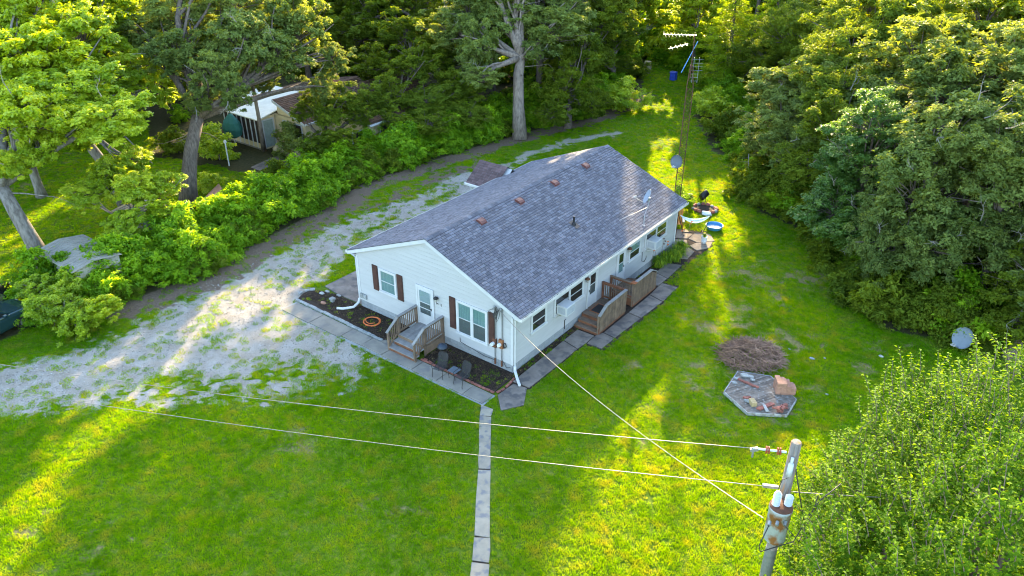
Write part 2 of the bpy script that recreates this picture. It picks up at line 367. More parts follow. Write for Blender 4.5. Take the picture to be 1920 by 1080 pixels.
NBYARD = [(-23,-30),(-23,-9),(-24,-1),(-24.5,6),(-30,8),(-38,6),(-60,16),(-75,10),(-75,-30)]

# ------------------------------------------------------------------ ground sheet
def axis(segs):
    out = []
    for a, b, st in segs: out += list(np.arange(a, b, st))
    out.append(segs[-1][1]); return np.array(out)
gx = axis([(-600,-120,60),(-120,-60,6),(-60,-32,1.0),(-32,-8,.2),(-8,14,.25),(14,30,.8),(30,120,9),(120,600,60)])
gy = axis([(-300,-60,40),(-60,-22,2),(-22,13,.2),(13,32,.35),(32,60,1.0),(60,160,10),(160,900,80)])
X, Y = np.meshgrid(gx, gy); nx, ny = len(gx), len(gy)
gr, dirt, bare, wood = masks(X, Y)
Z = (fbm(X, Y, .35, 3, 5)-.5)*.05*smooth(np.maximum(np.maximum(-X-9.8, X-2.5), np.maximum(-Y-3, Y-17)), 0, 2)
co = np.stack([X, Y, Z-.012], -1).reshape(-1, 3)
me = bpy.data.meshes.new('ground'); me.vertices.add(len(co)); me.vertices.foreach_set('co', co.ravel().astype(np.float32))
ii = (np.arange(ny-1)[:, None]*nx+np.arange(nx-1)[None, :]).ravel()
q = np.stack([ii, ii+1, ii+nx+1, ii+nx], -1).ravel().astype(np.int32)
me.loops.add(len(q)); me.loops.foreach_set('vertex_index', q)
me.polygons.add(len(ii)); me.polygons.foreach_set('loop_start', np.arange(0, len(q), 4).astype(np.int32)); me.polygons.foreach_set('loop_total', np.full(len(ii), 4, np.int32))
me.polygons.foreach_set('use_smooth', [True]*len(ii)); me.update()
for nm, arr in (('gravel', gr), ('dirt', dirt), ('bare', bare), ('wood', wood)):
    a = me.attributes.new(nm, 'FLOAT', 'POINT'); a.data.foreach_set('value', arr.ravel().astype(np.float32))
def ground_mat():
    m_, n, p = _nodes('ground_cover'); N = n.nodes; L = n.links
    p.inputs['Roughness'].default_value = .95; p.inputs['Specular IOR Level'].default_value = .1
    geo = N.new('ShaderNodeNewGeometry'); P = geo.outputs['Position']
    def noise(sc, det=5, ro=.6):
        z = N.new('ShaderNodeTexNoise'); z.inputs['Scale'].default_value = sc; z.inputs['Detail'].default_value = det; z.inputs['Roughness'].default_value = ro
        L.new(P, z.inputs['Vector']); return z.outputs['Fac']
    def ramp(f, stops):
        c = N.new('ShaderNodeValToRGB'); e = c.color_ramp.elements
        e[0].position, e[0].color = stops[0][0], hexc(stops[0][1]); e[1].position, e[1].color = stops[-1][0], hexc(stops[-1][1])
        for s_ in stops[1:-1]: k = e.new(s_[0]); k.color = hexc(s_[1])
        L.new(f, c.inputs['Fac']); return c.outputs[0]
    def attr(nm): a_ = N.new('ShaderNodeAttribute'); a_.attribute_name = nm; return a_.outputs['Fac']
    def mixc(f, a_, b_):
        x_ = N.new('ShaderNodeMix'); x_.data_type = 'RGBA'; L.new(f, x_.inputs[0]); L.new(a_, x_.inputs[6]); L.new(b_, x_.inputs[7]); return x_.outputs[2]
    def edge(a_, nz, amp, lo, hi):
        s_ = N.new('ShaderNodeMath'); s_.operation = 'MULTIPLY_ADD'; L.new(nz, s_.inputs[0]); s_.inputs[1].default_value = amp
        sub = N.new('ShaderNodeMath'); sub.operation = 'ADD'; sub.inputs[1].default_value = -amp/2; L.new(a_, sub.inputs[0]); L.new(sub.outputs[0], s_.inputs[2])
        r = N.new('ShaderNodeMapRange'); r.inputs['From Min'].default_value = lo; r.inputs['From Max'].default_value = hi; L.new(s_.outputs[0], r.inputs['Value']); return r.outputs[0]
    soil = ramp(noise(6, 6), [(.3, (.045,.10,.004)), (.5, (.09,.15,.008)), (.72, (.16,.18,.03))])
    bareC = ramp(noise(9, 6), [(.3, (.10,.10,.03)), (.7, (.24,.21,.09))])
    gravelC = ramp(noise(26, 8, .8), [(.30, (.135,.115,.095)), (.45, (.30,.275,.24)), (.62, (.45,.42,.375))])
    grav2 = ramp(noise(1.1, 4), [(.35, (.78,.74,.68)), (.65, (1.0,1.0,1.0))])
    mm = N.new('ShaderNodeMix'); mm.data_type = 'RGBA'; mm.blend_type = 'MULTIPLY'; mm.inputs[0].default_value = 1; L.new(gravelC, mm.inputs[6]); L.new(grav2, mm.inputs[7])
    dirtC = ramp(noise(14, 7, .75), [(.3, (.055,.038,.026)), (.55, (.165,.12,.085)), (.72, (.31,.24,.18))])
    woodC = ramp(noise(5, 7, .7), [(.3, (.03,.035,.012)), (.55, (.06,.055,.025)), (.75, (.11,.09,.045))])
    c = mixc(edge(attr('bare'), noise(11, 5), .7, .22, .5), soil, bareC)
    c = mixc(edge(attr('gravel'), noise(13, 6, .75), .8, .26, .42), c, mm.outputs[2])
    c = mixc(edge(attr('dirt'), noise(8, 6), .8, .35, .6), c, dirtC)
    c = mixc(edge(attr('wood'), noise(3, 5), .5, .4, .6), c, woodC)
    L.new(c, p.inputs['Base Color'])
    b = N.new('ShaderNodeBump'); b.inputs['Strength'].default_value = .9; b.inputs['Distance'].default_value = .035
    L.new(noise(24, 6, .7), b.inputs['Height']); L.new(b.outputs[0], p.inputs['Normal'])
    return m_
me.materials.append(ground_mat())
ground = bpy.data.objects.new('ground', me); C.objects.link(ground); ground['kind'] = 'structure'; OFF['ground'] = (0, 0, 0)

# ------------------------------------------------------------------ leaf-sized faces in bulk
def leaf_mesh(name, pos, nrm, length, width, tone, mat, fold=.18, droop=.15, direction=None):
    n = len(pos)
    nrm = nrm/np.linalg.norm(nrm, axis=1, keepdims=True)
    t = direction if direction is not None else npr.normal(size=(n, 3))
    t = t-nrm*(t*nrm).sum(1, keepdims=True); t /= np.linalg.norm(t, axis=1, keepdims=True)+1e-9
    b = np.cross(nrm, t); l = np.asarray(length).reshape(-1, 1)*np.ones((n, 1)); w_ = np.asarray(width).reshape(-1, 1)*np.ones((n, 1))
    v = np.empty((n, 4, 3), np.float32)
    v[:, 0] = pos-t*l*.5; v[:, 1] = pos+b*w_*.5+nrm*w_*fold; v[:, 2] = pos+t*l*.5-nrm*l*droop; v[:, 3] = pos-b*w_*.5+nrm*w_*fold
    tri = np.array([0, 2, 1, 0, 3, 2]); idx = (np.arange(n)[:, None]*4+tri[None]).ravel().astype(np.int32)
    me = bpy.data.meshes.new(name); me.vertices.add(n*4); me.vertices.foreach_set('co', v.ravel())
    me.loops.add(n*6); me.loops.foreach_set('vertex_index', idx)
    me.polygons.add(n*2); me.polygons.foreach_set('loop_start', np.arange(0, n*6, 3).astype(np.int32)); me.polygons.foreach_set('loop_total', np.full(n*2, 3, np.int32))
    me.update()
    a = me.attributes.new('tone', 'FLOAT', 'POINT'); a.data.foreach_set('value', np.repeat(np.clip(tone, 0, 1), 4).astype(np.float32))
    me.materials.append(mat); return me
def blob_data(seed, R, n, ls, nclump, zf=.8, inner=.3, rcf=.2, up=.75, per=7):
    """leaves stand in rosettes at twig ends, rosettes in clumps, clumps round the crown"""
    r = np.random.RandomState(seed)
    d = r.normal(size=(nclump, 3)); d /= np.linalg.norm(d, axis=1, keepdims=True)
    rad = R*(inner+(1-inner)*r.rand(nclump)**.55)*(1+.16*r.normal(size=nclump))
    ph = r.uniform(0, 6.28, 3); rad = rad*(1+.22*np.sin(3*np.arctan2(d[:, 1], d[:, 0])+ph[0])*(1-abs(d[:, 2]))+.12*np.sin(5*d[:, 2]+ph[1]))
    cen = d*rad[:, None]; cen[:, 2] *= zf
    rc = R*rcf*(.5+1.0*r.rand(nclump)); ct = r.rand(nclump)
    m_ = n//per; k = r.choice(nclump, m_, p=rc**2/(rc**2).sum())
    o = r.normal(size=(m_, 3)); o[:, 2] = o[:, 2]*.8+.25; o /= np.linalg.norm(o, axis=1, keepdims=True)
    rr = r.rand(m_)**.4
    o2 = o*rr[:, None]*rc[k][:, None]*(1+.25*r.normal(size=(m_, 1))); o2[:, 2] *= .65
    ros = cen[k]+o2; rt = r.rand(m_)
    N_ = m_*per; kk = np.repeat(np.arange(m_), per)
    axis_ = o[kk]*.6+np.array([0, 0, .8]); axis_ /= np.linalg.norm(axis_, axis=1, keepdims=True)
    rad_ = r.normal(size=(N_, 3)); rad_ -= axis_*(rad_*axis_).sum(1, keepdims=True); rad_ /= np.linalg.norm(rad_, axis=1, keepdims=True)
    l = ls*(.65+.7*r.rand(N_))*(.6+.8*r.rand(nclump))[k][kk]; dirs = rad_*.9+axis_*r.uniform(-.1, .7, (N_, 1))
    pos = ros[kk]+dirs*(l*.62)[:, None]+r.normal(size=(N_, 3))*ls*.12
    nrm = axis_*1.0-rad_*.35+r.normal(size=(N_, 3))*.35
    tone = .36*ct[k][kk]+.24*rt[kk]+.2*r.rand(N_)+.26*(.5+.5*o[kk, 2]*rr[kk])  # last term paints clump tops lighter, like light from above
    return cen, pos, nrm, l, tone, dirs
BLOBS = {}
def blob(kind, i):
    key = (kind, i)
    if key in BLOBS: return BLOBS[key]
    spec = {'oak': (3.0, 22000, .22, 105), 'oakwarm': (3.0, 22000, .22, 105), 'maple': (3.0, 19000, .27, 110), 'dark': (3.0, 22000, .20, 110), 'shrub': (2.0, 11000, .20, 60)}[kind]
    base = {'oakwarm': 'oak'}.get(kind, kind)
    if base != kind:
        me = blob(base, i)[0].copy(); me.materials.clear(); me.materials.append(LEAF[kind]); tw = BLOBS[(base, i)][1]
        BLOBS[key] = (me, tw); return BLOBS[key]
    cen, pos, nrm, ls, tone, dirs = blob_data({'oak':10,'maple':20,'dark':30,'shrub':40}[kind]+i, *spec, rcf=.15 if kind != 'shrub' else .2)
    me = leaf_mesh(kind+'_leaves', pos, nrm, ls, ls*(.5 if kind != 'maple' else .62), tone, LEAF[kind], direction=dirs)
    mb = MB()
    for j in range(0, len(cen), 2):
        c = cen[j]; a = np.array([0, 0, -.55*spec[0]]); mid = c*.5+a*.25+npr.normal(size=3)*.12*spec[0]*.5
        mb.tube([a*.6, mid, c, c*1.04+npr.normal(size=3)*.1], [.05, .035, .018, .006], 4, False)
    tw = mb.mesh(kind+'_twigs', M['bark'])
    BLOBS[key] = (me, tw); return BLOBS[key]

BARK = {'oak': 'bark', 'oakwarm': 'bark', 'maple': 'barkgrey', 'dark': 'bark'}
def curve_pts(a, b, n, wob, r):
    a = Vector(a); b = Vector(b); L_ = (b-a).length; out = []
    o = Vector((r.uniform(-1, 1), r.uniform(-1, 1), r.uniform(-.3, .6)))*wob*L_
    for i in range(n+1):
        t = i/n; out.append(a.lerp(b, t)+o*math.sin(math.pi*t)+Vector((r.uniform(-1, 1), r.uniform(-1, 1), 0))*wob*L_*.12*(0 < i < n))
    return out
def tree(name, label, base, blobs, kind, tr=.3, path=None, fork=.5, bark=None, seed=1, group='trees around the two yards', dead=0):
    r = random.Random(seed*31+5)
    t = thing(name, label, 'tree', (base[0], base[1], 0), group)
    cx = sum(b[0] for b in blobs)/len(blobs); cy = sum(b[1] for b in blobs)/len(blobs); cz = sum(b[2] for b in blobs)/len(blobs)
    mb = MB()
    b0 = Vector((base[0], base[1], -.1))
    if path is None:
        f = Vector((base[0]+(cx-base[0])*fork*.6, base[1]+(cy-base[1])*fork*.6, cz*fork))
        path = curve_pts(b0, f, 5, .03, r)
    else: path = [Vector(p) for p in path]
    n = len(path); rs = [tr*(1.35 if i == 0 else 1.08-.33*i/(n-1)) for i in range(n)]
    mb.tube(path, rs, 12)
    top = path[-1]
    for (bx, by, bz, s) in blobs:
        end = Vector((bx, by, bz)); pts = curve_pts(top-Vector((0, 0, .15)), end, 6, .09, r)
        mb.tube(pts, [tr*.55*(1-.85*i/6)+.02 for i in range(7)], 8)
        for k in range(4):
            p = pts[2+k % 3]; e = end+Vector((r.uniform(-1, 1), r.uniform(-1, 1), r.uniform(-.4, .7)))*2.3*s
            mb.tube(curve_pts(p, e, 4, .12, r), [tr*.2*(1-.8*i/4)+.012 for i in range(5)], 5, False)
    for k in range(dead):
        p = path[-1].lerp(path[-2], r.random()); e = p+Vector((r.uniform(-1, 1), r.uniform(-1, 1), r.uniform(-.6, .2))).normalized()*r.uniform(1.5, 3)
        pts = curve_pts(p, e, 4, .15, r); mb.tube(pts, [.05, .04, .03, .02, .008], 5, False)
        for q_ in pts[1:]: mb.tube([q_, q_+Vector((r.uniform(-1, 1), r.uniform(-1, 1), r.uniform(-1, .4)))*.5], [.015, .004], 4, False)
    build('trunk', mb, M[bark or BARK[kind]], t, smooth=True)
    if dead:
        dm_ = MB()
        for k in range(dead*3):
            bx, by, bz, s = blobs[r.randrange(len(blobs))]
            d = Vector((r.uniform(-.2, 1), r.uniform(-1, .1), r.uniform(-.3, .8))).normalized(); p = Vector((bx, by, bz))+d*2.3*s; e = p+(d+Vector((r.uniform(-.6, .6), r.uniform(-.6, .6), r.uniform(-.3, .4)))).normalized()*r.uniform(.7, 1.7)
            pts = curve_pts(p, e, 4, .14, r); dm_.tube(pts, [.03, .024, .018, .012, .005], 4, False)
            for q_ in pts[1:]:
                for _ in range(2): dm_.tube([q_, q_+(d+Vector((r.uniform(-1, 1), r.uniform(-1, 1), r.uniform(-.8, .8)))).normalized()*r.uniform(.2, .5)], [.010, .003], 3, False)
        tag(build('dead_branches', dm_, M['deadwood'], t), kind='stuff')
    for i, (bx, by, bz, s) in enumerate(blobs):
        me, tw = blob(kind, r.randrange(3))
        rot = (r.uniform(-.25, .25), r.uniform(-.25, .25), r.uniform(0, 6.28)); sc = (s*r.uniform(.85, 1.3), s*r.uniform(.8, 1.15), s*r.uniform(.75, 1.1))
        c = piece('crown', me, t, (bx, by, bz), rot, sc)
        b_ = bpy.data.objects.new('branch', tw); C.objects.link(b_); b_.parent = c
    return t
def auto(x, y, H, R, seed, n=5, low=.5):
    """crown masses for a tree that stands at x, y"""
    r = random.Random(seed); out = [(x+r.uniform(-.3, .3), y+r.uniform(-.3, .3), H-R*.55, R/5.2)]
    a0 = r.uniform(0, 6.28)
    for i in range(n-1):
        a = a0+i*6.283/(n-1)+r.uniform(-.3, .3); k = R*.55
        out.append((x+k*math.cos(a), y+k*math.sin(a), H*r.uniform(low, .78), R/5.6*r.uniform(.85, 1.15)))
    return out
def atl(lst): return [tuple(at(px, py, d))+(s,) for px, py, d, s in lst]

# ------------------------------------------------------------------ many-copies ground cover (one object each)
def scatter(name, pts, scl, rot, idx, protos, label=None, cat=None, kind='stuff'):
    me = bpy.data.meshes.new(name); me.vertices.add(len(pts)); me.vertices.foreach_set('co', np.asarray(pts, np.float32).ravel())
    a = me.attributes.new('scl', 'FLOAT_VECTOR', 'POINT'); a.data.foreach_set('vector', np.asarray(scl, np.float32).ravel())
    a = me.attributes.new('rot', 'FLOAT_VECTOR', 'POINT'); a.data.foreach_set('vector', np.asarray(rot, np.float32).ravel())
    a = me.attributes.new('idx', 'INT', 'POINT'); a.data.foreach_set('value', np.asarray(idx, np.int32))
    o = bpy.data.objects.new(name, me); C.objects.link(o); o['kind'] = kind
    if label: o['label'] = label
    if cat: o['category'] = cat
    ng = bpy.data.node_groups.new(name, 'GeometryNodeTree')
    ng.interface.new_socket('Geometry', in_out='INPUT', socket_type='NodeSocketGeometry'); ng.interface.new_socket('Geometry', in_out='OUTPUT', socket_type='NodeSocketGeometry')
    N = ng.nodes; L = ng.links; gi = N.new('NodeGroupInput'); go = N.new('NodeGroupOutput'); ip = N.new('GeometryNodeInstanceOnPoints'); jn = N.new('GeometryNodeJoinGeometry')
    for i, pmesh in enumerate(protos):
        po = bpy.data.objects.new(name+'_piece', pmesh); oi = N.new('GeometryNodeObjectInfo'); oi.inputs['Object'].default_value = po; oi.inputs['As Instance'].default_value = True
        L.new(oi.outputs['Geometry'], jn.inputs[0])
    def na(nm, ty):
        x_ = N.new('GeometryNodeInputNamedAttribute'); x_.data_type = ty; x_.inputs['Name'].default_value = nm; return x_.outputs['Attribute']
    L.new(gi.outputs[0], ip.inputs['Points']); L.new(jn.outputs[0], ip.inputs['Instance']); ip.inputs['Pick Instance'].default_value = True
    L.new(na('idx', 'INT'), ip.inputs['Instance Index']); L.new(na('scl', 'FLOAT_VECTOR'), ip.inputs['Scale'])
    e2r = N.new('FunctionNodeEulerToRotation'); L.new(na('rot', 'FLOAT_VECTOR'), e2r.inputs[0]); L.new(e2r.outputs[0], ip.inputs['Rotation'])
    L.new(ip.outputs[0], go.inputs[0]); md = o.modifiers.new('scatter', 'NODES'); md.node_group = ng
    return o
def uni(n, s, lo, hi): return s.uniform(lo, hi, n)

# ================================================================== THE HOUSE
W, LN, OV, RK = 9.6, 15.38, .48, .145
HE, HR, HP = 3.113, 5.275, .44
SL = (HR-HE)/(W/2+OV)
def zr(x): return HR-SL*abs(x+W/2)
house = thing('ranch_house', 'long pale cream single-storey house with grey shingled gable roof in the middle of the lawns', 'house')
# foundation
build('foundation', MB().box(-W+.01, .012, -.2, -.01, LN-.012, HP-.002), M['mortar'], house)
blk = MB().box(0, 0, 0, .392, .03, .205).mesh('block', M['block'])
for row in range(2):
    for i in range(24):
        x = -W+.004+i*.4+(.0 if row else -.0)
        piece('block', blk, house, (x, -.012+rnd.uniform(-.002, .002), .012+row*.215))
    for i in range(38):
        piece('block', blk, house, (.012+rnd.uniform(-.002, .002), .004+i*.4045, .012+row*.215), (0, 0, math.pi/2))
# lap siding
def lap(x0a, x1a, x0b, x1b, z0, z1):
    # front board: bottom edge x0a..x1a, top edge x0b..x1b
    return MB().add([(x0a, -.024, z0), (x1a, -.024, z0), (x1b, -.002, z1), (x0b, -.002, z1), (x0a, .02, z0), (x1a, .02, z0), (x1b, .02, z1), (x0b, .02, z1)],
                    [(0,1,2,3), (4,7,6,5), (0,4,5,1), (1,5,6,2), (2,6,7,3), (3,7,4,0)])
EXP = .205
def gab(z):  # half width of the gable at height z under the roof board
    return min(W/2, max(0.0, (HR-.16-z)/SL))
z = HP
while z < HR-.2:
    z1 = min(z+EXP-.021, HR-.18)
    a, b = gab(z), gab(z1)
    if a > .05: build('plank', lap(-W/2-a, -W/2+a, -W/2-b, -W/2+b, z, z1), M['siding'], house)
    z += EXP
z = HP
while z < 2.98:
    z1 = min(z+EXP-.021, 2.99)
    mb = MB().add([(.024, 0, z), (.024, LN, z), (.002, LN, z1), (.002, 0, z1), (-.02, 0, z), (-.02, LN, z), (-.02, LN, z1), (-.02, 0, z1)], [(0,1,2,3), (4,7,6,5), (0,4,5,1), (1,5,6,2), (2,6,7,3), (3,7,4,0)])
    build('plank', mb, M['siding'], house); z += EXP
build('wall', MB().box(-W-.012, .03, HP, -W+.1, LN-.03, 3.0).add([(-W, LN, HP), (0, LN, HP), (0, LN, 2.98), (-W/2, LN, HR-.17), (-W, LN, 2.98), (-W, LN-.1, HP), (0, LN-.1, HP), (0, LN-.1, 2.98), (-W/2, LN-.1, HR-.17), (-W, LN-.1, 2.98)],
      [(0,1,2,3,4), (9,8,7,6,5), (0,5,6,1), (1,6,7,2), (2,7,8,3), (3,8,9,4), (4,9,5,0)]).box(-W+.1, .025, HP+.01, -.02, .04, 2.9), M['siding'], house)
for (x0, y0, x1, y1) in ((-.085, -.034, .034, .085), (-W-.034, -.034, -W+.085, .085), (-.085, LN-.085, .034, LN+.034)):
    build('corner_trim', MB().box(x0, y0, HP-.01, x1, y1, 2.96), M['white'], house)
# roof deck, soffit, fascia, rake boards
for s in (-1, 1):
    xa, xb = -W/2, -W/2+s*(W/2+OV)
    poly = [(xa, -RK, HR-.025), (xb, -RK, HE-.025), (xb, -RK, HE-.07), (xa, -RK, HR-.07)]
    build('roof_deck', MB().extr(poly, (0, LN+2*RK, 0)), M['roofbase'], house)
    build('soffit', MB().box(min(xb, -W/2+s*W/2)+.005, -RK+.02, 2.955, max(xb, -W/2+s*W/2)-.005, LN+RK-.02, 2.98), M['white'], house)
    for yy in (-RK-.022, LN+RK+.002):
        t0, t1 = .035, .215
        build('rake_board', MB().extr([(xa, yy, HR-t0), (xb, yy, HE-t0), (xb, yy, HE-t1), (xa, yy, HR-t1)], (0, .02, 0)), M['white'], house)
    build('rake_soffit', MB().extr([(xa, -RK+.001, HR-.19), (xb-s*.1, -RK+.001, HE-.15), (xb-s*.1, -RK+.001, HE-.17), (xa, -RK+.001, HR-.21)], (0, RK-.012, 0)), M['white'], house)
    gx0 = xb+s*.012
    gm = MB()
    for (a, b, z0, z1) in ((0, .10, -.15, -.14), (0, .008, -.14, -.035), (.10, .112, -.15, -.03)):
        gm.box(min(gx0+s*a, gx0+s*b), -RK-.02, HE+z0, max(gx0+s*a, gx0+s*b), LN+RK+.02, HE+z1)
    gt = build('gutter', gm, M['gutter'], house)
    build('gutter_end', MB().box(min(gx0, gx0+s*.112), -RK-.035, HE-.15, max(gx0, gx0+s*.112), -RK-.021, HE-.03), M['gutter'], house)
    dm = MB()
    n_, pos_ = 700, []
    for k in range(420):
        if s < 0 and rnd.random() < .5: continue
        yy = rnd.random()**1.3*(LN) ; p = Vector((gx0+s*rnd.uniform(.01, .1), yy, HE-.125+rnd.uniform(0, .05)))
        a = rnd.uniform(0, 3.14); l = rnd.uniform(.02, .06)
        dm.add([p+Vector((math.cos(a)*l, math.sin(a)*l, .01)), p+Vector((-math.sin(a)*.02, math.cos(a)*.02, .015)), p-Vector((math.cos(a)*l, math.sin(a)*l, 0))], [(0,1,2)])
    tag(build('gutter_litter', dm, M['chip'], house), kind='stuff')
# shingles
def shingle_data(s):
    out = []
    slope = math.hypot(W/2+OV, HR-HE)+.02; ca = (W/2+OV)/(slope-.02); sa = (HR-HE)/(slope-.02)
    rows = int(slope/.15)
    for r_ in range(rows):
        d = r_*.15           # distance up from the eave
        off = rnd.choice((0, .1, .2, .05, .15)); y = -RK-.025-off
        while y < LN+RK:
            wd = rnd.choice((.26, .29, .32)); y1 = min(y+wd-.016, LN+RK+.025); y0 = max(y, -RK-.025)
            if y1-y0 > .04:
                x = -W/2+s*(W/2+OV+.02-d*ca); z_ = HE-.0085+d*sa*1.0
                out.append((x, y0, z_-.006, y1-y0))
            y += wd
    return out, ca, sa
SH_ME = {}
def shingle_box(mb, x, y0, z_, wd, s, ca, sa, t=None):
    t = t if t is not None else rnd.choice((.016, .019, .024))
    L_ = .131; ux, uz = -s*ca, sa; nx_, nz_ = s*sa, ca
    # lower edge thick, upper edge dives below the next row
    p = []
    for (u, h) in ((0, -.004), (0, t), (L_, t*.6), (L_, -.006)):
        p.append((x+ux*u+nx_*h, z_+uz*u+nz_*h))
    v = [(a, y0, b) for a, b in p]+[(a, y0+wd, b) for a, b in p]
    mb.add(v, [(0,4,5,1), (1,5,6,2), (0,1,2,3), (4,7,6,5), (2,6,7,3)] if s > 0 else [(0,1,5,4), (1,2,6,5), (0,3,2,1), (4,5,6,7), (2,3,7,6)])
for s in (1, -1):
    data, ca, sa = shingle_data(s)
    near = set()
    if s > 0:
        order = sorted(range(len(data)), key=lambda i: (data[i][0]-CAM[0])**2+(data[i][1]-CAM[1])**2+(data[i][2]-CAM[2])**2)
        near = set(order[:290])
    mb = MB(); 
    for i, (x, y0, z_, wd) in enumerate(data):
        if i in near:
            k = (round(wd, 2), rnd.choice((.017, .023)))
            if k not in SH_ME:
                m1 = MB(); shingle_box(m1, 0, 0, 0, k[0], s, ca, sa, k[1]); SH_ME[k] = m1.mesh('shingle', M['shinglepiece'])
            piece('shingle', SH_ME[k], house, (x, y0, z_))
        else: shingle_box(mb, x, y0, z_, wd, s, ca, sa)
    tag(build('shingles', mb, M['shingle'], house), kind='stuff')
cap = MB().add([(-.15, 0, -.058), (0, 0, .012), (.15, 0, -.058), (-.15, .27, -.066), (0, .27, .002), (.15, .27, -.066)], [(0,1,4,3), (1,2,5,4), (0,2,1)]).mesh('ridge_cap', M['shinglepiece'])
k = 0; y = -RK-.02
while y < LN+RK-.2:
    piece('ridge_cap', cap, house, (-W/2, y, HR+.022)); y += .245
# vents on the roof
for i, (vx, vy) in enumerate(((-4.26, 3.15), (-4.27, 6.17), (-4.25, 9.23), (-4.29, 12.3))):
    z_ = zr(vx)-.02
    vm = MB()
    t_ = math.atan(SL)
    def T(p): return (vx+p[0]*math.cos(t_)+p[2]*math.sin(t_), vy+p[1], z_-p[0]*math.sin(t_)+p[2]*math.cos(t_))
    prof = [(-.20, 0), (-.18, .07), (-.10, .125), (.06, .135), (.18, .09), (.20, .03)]
    v = [T((a, -.19, b)) for a, b in prof]+[T((a, .19, b)) for a, b in prof]; n = len(prof)
    vm.add(v, [(j, j+1, n+j+1, n+j) for j in range(n-1)]+[tuple(range(n)), tuple(range(n, 2*n))[::-1]])
    ve = build('roof_vent', vm, M['vent'], house, bevel=.012)
    fm = MB(); v = [T(p) for p in ((-.3, -.27, .012), (.3, -.27, .012), (.3, .27, .012), (-.3, .27, .012), (-.3, -.27, .024), (.3, -.27, .024), (.3, .27, .024), (-.3, .27, .024))]
    fm.add(v, [(4,5,6,7), (0,1,5,4), (1,2,6,5), (2,3,7,6), (3,0,4,7)]); build('flashing', fm, M['vent'], ve)
vp = build('vent_pipe', MB().tube([(-1.8, 7.4, zr(-1.8)-.05), (-1.8, 7.4, zr(-1.8)+.42)], .052, 12), M['black'], house)
build('boot', MB().lathe([(.14, -.02), (.12, .04), (.06, .12), (.05, .12)], (-1.8, 7.4, zr(-1.8)), 14).extr([(-2.0, 7.22, zr(-2.0)+.016), (-1.5, 7.22, zr(-1.5)+.016), (-1.5, 7.58, zr(-1.5)+.016), (-2.0, 7.58, zr(-2.0)+.016)], (0, 0, .01)), M['black'], vp)

# windows (face = 'f' on y=0 looking at -Y, 'r' on x=0 looking at +X)
def P(face, u, d, z_):  # u along wall, d out of wall
    return (u, -d, z_) if face == 'f' else (d, u, z_)
def wbox(mb, face, u0, u1, d0, d1, z0, z1):
    a = P(face, u0, d0, z0); b = P(face, u1, d1, z1)
    return mb.box(min(a[0], b[0]), min(a[1], b[1]), z0, max(a[0], b[0]), max(a[1], b[1]), z1)
def window(face, u0, u1, z0, z1, mid=None, upper='curtain', lower='screen', trim=.10, parent=None, name='window'):
    parent = parent or house
    fr = MB()
    wbox(fr, face, u0, u0+trim, .0, .045, z0, z1); wbox(fr, face, u1-trim, u1, .0, .045, z0, z1)
    wbox(fr, face, u0+trim, u1-trim, .0, .045, z1-trim, z1); wbox(fr, face, u0-.03, u1+.03, .0, .075, z0-.03, z0+.07)
    f = build(name, fr, M['white'], parent)
    zi0, zi1 = z0+.07, z1-trim; zm = (zi0+zi1)/2
    cols = [(u0+trim, u1-trim)] if mid is None else [(u0+trim, mid-.05), (mid+.05, u1-trim)]
    if mid is not None: build('mullion', wbox(MB(), face, mid-.05, mid+.05, .0, .04, zi0, zi1), M['white'], f)
    for (a, b) in cols:
        sh = MB()
        for (za, zb, d) in ((zm-.02, zi1, .030), (zi0, zm+.02, .036)):
            t = .035
            wbox(sh, face, a, a+t, .0, d, za, zb); wbox(sh, face, b-t, b, .0, d, za, zb)
            wbox(sh, face, a+t, b-t, .0, d, zb-t, zb); wbox(sh, face, a+t, b-t, .0, d, za, za+t)
        build('sash', sh, M['white'], f)
        build('curtain', wbox(MB(), face, a+.02, b-.02, .0095, .012, zm, zi1-.01), M[upper], f)  # with darkroom, this and the blind are sheets painted as unlit room
        build('blind', wbox(MB(), face, a+.02, b-.02, .0095, .012, zi0+.01, zm), M[lower], f)
        build('pane', wbox(MB(), face, a+.035, b-.035, .022, .026, zi0+.035, zi1-.035), M['glass'], f)
    return f
# the wall boards stand 22 mm proud, so windows sit on a casing in front of them
_P0 = P
def P(face, u, d, z_): d = d+.024; return (u, -d, z_) if face == 'f' else (d, u, z_)
window('f', -8.08, -6.93, 1.44, 2.74, upper='curtain', lower='curtain')
window('f', -3.16, -1.36, .96, 2.71, mid=-2.26, upper='curtain', lower='screen')
def shutter(u0, u1, z0, z1):
    mb = MB().box(u0, -.062, z0, u1, -.024, z1)
    s = build('shutter', mb, M['shutter'], house)
    mp = MB()
    for (a, b) in ((z0+.06, (z0+z1)/2-.04), ((z0+z1)/2+.04, z1-.06)):
        mp.box(u0+.05, -.074, a, u1-.05, -.063, b)
    build('panel', mp, M['shutter'], s, bevel=.004)
shutter(-8.52, -8.16, 1.40, 2.78); shutter(-6.86, -6.50, 1.38, 2.78); shutter(-3.57, -3.22, 1.10, 2.74); shutter(-1.30, -.97, 1.10, 2.76)
window('r', 1.28, 2.50, 1.42, 2.42, upper='darkroom', lower='darkroom')
window('r', 3.10, 5.62, 1.42, 2.42, mid=4.38, upper='darkroom', lower='darkroom')
window('r', 9.98, 11.22, 1.42, 2.40, upper='curtain', lower='darkroom')
window('r', 11.72, 14.24, 1.46, 2.42, mid=12.98, upper='darkroom', lower='darkroom')
